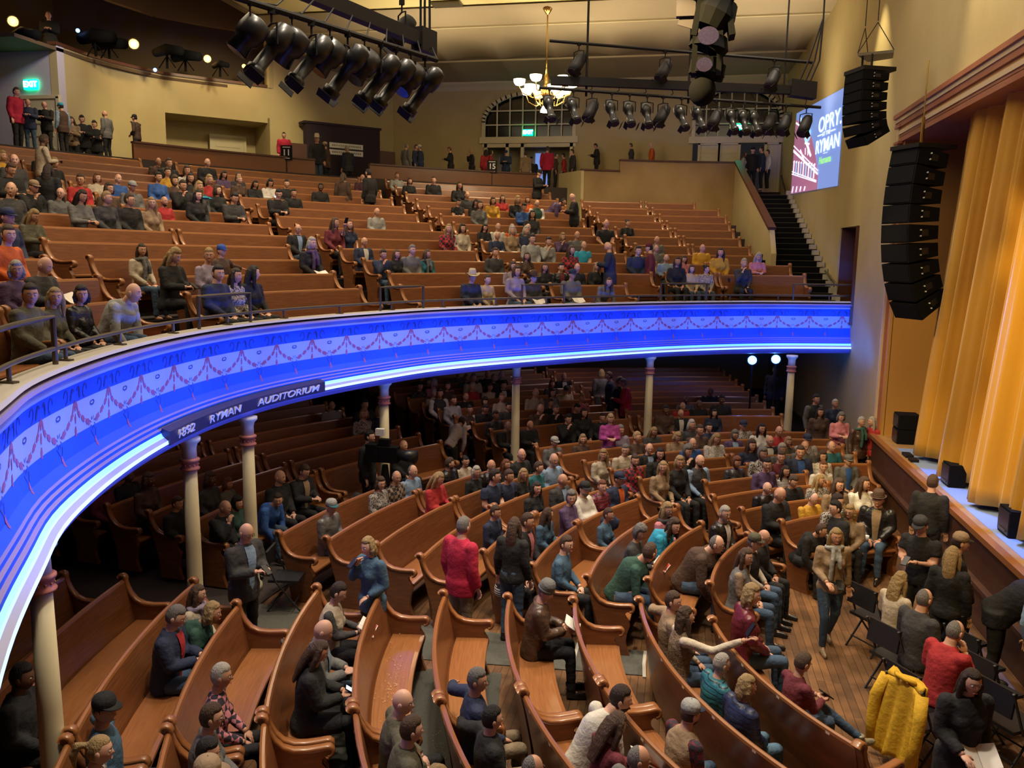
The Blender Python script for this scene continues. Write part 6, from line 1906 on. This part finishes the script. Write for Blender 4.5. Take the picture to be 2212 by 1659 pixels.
# ---------------------------------------------------------------- things people hold, and things left lying about
def who(px,py): return min(PERS,key=lambda i:(i['px']-px)**2+(i['py']-py)**2)
M['phoneglow']=mat('lit_phone_screen',(.5,.6,.8),.3,emit=(.55,.75,1),es=1.1)
M['redprint']=mat('red_print',(.5,.04,.03),.5); M['cupm']=mat('plastic_cup',(.6,.6,.6),.3)
def held(px,py,kind,label):
    it=who(px,py); s=it['s']; mid=(s['W',1]+s['W',-1])/2+V(0,.09,.02)
    if it['pose'] in 'uD': mid=s['W',1]+V(.0,.06,.12 if it['pose']=='u' else .03)
    Mx=it['M']; c=Mx@mid; R=(Mx.to_3x3().normalized())@Matrix.Rotation(math.radians(-35 if it['pose']!='u' else 60),3,'X')
    if kind=='phone':
        e=empty('phone',c,label,'phone','phones in hands'); b=MB(); b.box((0,0,0),(.075,.15,.010),0,R); b.build('case',M['black'],e); b=MB(); b.box(R@V(0,0,.006),(.068,.14,.002),0,R); b.build('screen',M['phoneglow'] if 'lit ' in label else M['gloss'],e)
    elif kind=='book':
        e=empty('booklet',c,label,'booklet','booklets in hands'); b=MB()
        for sd in (-1,1): b.box(R@V(sd*.075,0,.012),(.15,.20,.006),0,R@Matrix.Rotation(-sd*.25,3,'Y'))
        b.build('pages',M['paper'],e); b=MB()
        if 'white paper' in label or 'pale' in label or 'programme' in label: return
        for sd in (-1,1): b.box(R@V(sd*.075,.055,.019),(.13,.07,.002),0,R@Matrix.Rotation(-sd*.25,3,'Y'))
        b.build('red_printed_panel',M['redprint'],e)
    elif kind=='cup':
        c=Mx@(s['W',1]+V(0,.09,.02)); e=empty('cup',c,label,'cup'); b=MB(); b.lathe([(.028,-.05),(.038,.05),(.036,.05),(.027,-.045)],14); b.build('cup_body',M['cupm'],e,True)
for a in ((677,1380,'phone','lit phone held by the bald man with blue shirt'),(666,1400,'phone','lit phone in the hands of the long haired woman in the black coat'),
 (1447,1307,'phone','phone raised by the woman in the fur vest'),(1363,1127,'book','open red and white booklet held by the curly grey haired woman in charcoal'),(1264,1540,'book','red and white booklet held by the woman in burgundy at the bottom'),
 (702,1254,'book','red booklet held by the woman in the cream vest'),(367,1306,'phone','small phone held by the man in the navy jacket with red collar'),(803,1160,'phone','dark phone at the mouth of the woman in the denim jacket'),
 (535,1126,'phone','phone held by the standing man in the charcoal jacket'),(1804,1136,'phone','phone in the hand of the walking woman with the grey scarf'),(1997,1116,'phone','phone held by the standing man in the black t-shirt and cap'),
 (1900,1063,'cup','clear plastic cup held by the man in the brown felt hat'),(1701,1411,'phone','silver phone held by the burgundy sweater woman with crossed legs'),(926,1007,'phone','phone held by the woman in red with blonde hair'),
 (645,529,'book','pale booklet held by the man in the black jacket in the balcony'),(779,534,'book','booklet held by the grey haired man in the navy jacket'),(1149,587,'book','white programme held by the man in the brown cowboy hat'),(1139,1251,'book','white programme held by the man in the grey beanie'),(1234,580,'book','white programme held by the man in the grey hoodie'),
 (750,473,'phone','blue lit phone raised by the young woman in the navy t-shirt'),(361,529,'phone','phone held by the wavy blonde in the black jacket'),(574,385,'phone','lit phone held by the woman in white in the balcony'),(73,550,'book','white paper held by the bald man at the left of the balcony'),(2093,1436,'book','white papers carried by the woman in the long black coat')): held(*a)
# yellow jacket over the back of a folding chair
c=atz(2000,1452,.93); chair(c.x,c.y,math.radians(-58),'black folding chair hidden under the yellow jacket')
def jacket():
    b=MB(); n=16;m=14;vs=[]
    W=.22
    for j in range(m+1):
        t=j/m
        for i in range(n+1):
            u=i/n*2-1; 
            y=-.27-.10*t*(1-.4*abs(u))-.03*math.sin(u*9+t*3)*(.3+t); z=.90-.80*t+.03*math.cos(u*7)*t-.05*abs(u)
            vs.append((u*W*(1+.25*t),y,z))
    fs=[(j*(n+1)+i,j*(n+1)+i+1,(j+1)*(n+1)+i+1,(j+1)*(n+1)+i) for j in range(m) for i in range(n)]
    b.add(vs,fs)
    for j in range(5):
        pass
    vs2=[(x,-.20+.03*math.sin(x*20),.91-.25*k/4) for k in range(5) for x in np.linspace(-W,W,n+1)]
    b.add(vs2,[(j*(n+1)+i,(j+1)*(n+1)+i,(j+1)*(n+1)+i+1,j*(n+1)+i+1) for j in range(4) for i in range(n)])
    b.add([*vs[:n+1],*vs2[:n+1]],[(i,n+1+i,n+2+i,i+1) for i in range(n)])
    e=b.build('coat_body',M['yellowcoat'],None,True); s=e.modifiers.new('s','SOLIDIFY'); s.thickness=.02; return e
M['yellowcoat']=mat('yellow_coat_cloth',(.62,.36,.015),.8,bump=.6,bscale=20)
e=empty('jacket',(c.x,c.y,0),'bright yellow jacket draped over the back of a folding chair at lower right','jacket'); jb=jacket(); jb.parent=e
for sd in (-1,1):
    b=MB(); b.tube([(sd*.22,-.27,.84),(sd*.27,-.33,.62),(sd*.27,-.36,.36),(sd*.24,-.38,.14)],[.06,.062,.055,.05],10); b.build('sleeve',M['yellowcoat'],e,True)
b=MB(); b.tube([(-.12,-.25,.91),(-.05,-.31,.93),(.05,-.31,.93),(.12,-.25,.91)],.022,8); b.build('collar',M['yellowcoat'],e,True)
e.rotation_euler=(0,0,math.radians(-58))
# coats, bags, seat litter
def heap(px,py,z,label,col,r=(.22,.2,.14),cat='coat',name='folded_coat'):
    p=atz(px,py,z); b=MB(); b.ell((0,0,0),r,14,8); b.ell((r[0]*.6,.05,-.02),(r[0]*.6,r[1]*.7,r[2]*.7),12,6); b.ell((-r[0]*.5,-.04,.03),(r[0]*.5,r[1]*.7,r[2]*.6),12,6)
    me=b; 
    for i,v in enumerate(me.v):
        q=Vector(v); k=1+.18*noise.noise(q*14); me.v[i]=tuple(q*k)
    o=b.build(name,M['cloth'],None,True,loc=p); o.color=(*COLS[col],1); o.data.materials.clear(); o.data.materials.append(M['cloth']); return tag(o,label,cat)
heap(1315,1130,.93,'dark coat hanging over the pew back behind the purple jacket woman','nvy',(.13,.08,.15))
heap(772,1085,.80,'black coat piled beside the woman in the patterned top','blk',(.12,.11,.17))
heap(345,636,4.05,'black handbag on the second balcony pew behind the front rail','blk',(.17,.1,.07),'bag','handbag')
heap(800,650+0,3.9,'x','blk',(.01,.01,.01),'bag','handbag') if 0 else None
heap(435,427,6.1,'bright blue folded cloth on a balcony pew back at left','cyan',(.2,.1,.03),'cloth','folded_cloth')
# popcorn crumbs
b=MB(); rr=random.Random(3)
for k in range(110):
    a=rr.gauss(0,1);c_=rr.gauss(0,1); th=195.5+a*2.2*(1 if k<60 else 2.2); r=RBm(5)-.14-.20+c_*.05*(1 if k<60 else 2)
    if not RBm(5)-.5<r<RBm(5)-.16: continue
    p=pol(C0,th,r,.472); s_=rr.uniform(.004,.009); b.box(p,(s_,s_,s_*.8))
for k in range(60):
    th=200+rr.gauss(0,2.4); r=RBm(4)-.10+rr.uniform(-.03,.12); p=pol(C0,th,r,.012); s_=rr.uniform(.004,.008); b.box(p,(s_,s_,s_))
tag(b.build('popcorn_crumbs',mat('popcorn',(.7,.55,.25),.7)),'yellow popcorn crumbs scattered on an empty pew seat and the floor','crumbs',None,'stuff')

# section signs carried by the ushers on the concourse
for px,py,n_,l in ((1063,360,'15','small dark section sign reading 15 beside the usher at the left doorway'),(619,330,'11','small dark section sign reading 11 held by the usher left of the dark booth')):
    d=ray(px,py); 
    for k in range(400):
        q=d*(20+k*.05)
        if math.hypot(q[0]-5.2,q[1]-10)>23.25: break
    c=Vector((q[0],q[1],HC+q[2])); e=empty('section_sign',c,l,'sign'); X=V(1,.25,0).normalized(); R=Matrix((X,X.cross(V(0,0,1))*-1,V(0,0,1))).transposed()
    b=MB(); b.box((0,0,0),(.36,.03,.46),0,R); b.build('board',M['black'],e)
    b=MB(); b.tube([(0,.0,-.22),(0,0,-.75)],.012,6); b.build('handle',M['black'],e)
    text_obj('number',n_,.26,c+X.cross(V(0,0,1))*.022,X,V(0,0,1),M['white'],.003,e,0,.006)
    b=MB(); b.box(X.cross(V(0,0,1))*.02+V(0,0,.17),(.24,.006,.03),0,R); b.box(X.cross(V(0,0,1))*.02+V(0,0,-.17),(.2,.006,.025),0,R); b.build('small_print_line',M['signw'],e)
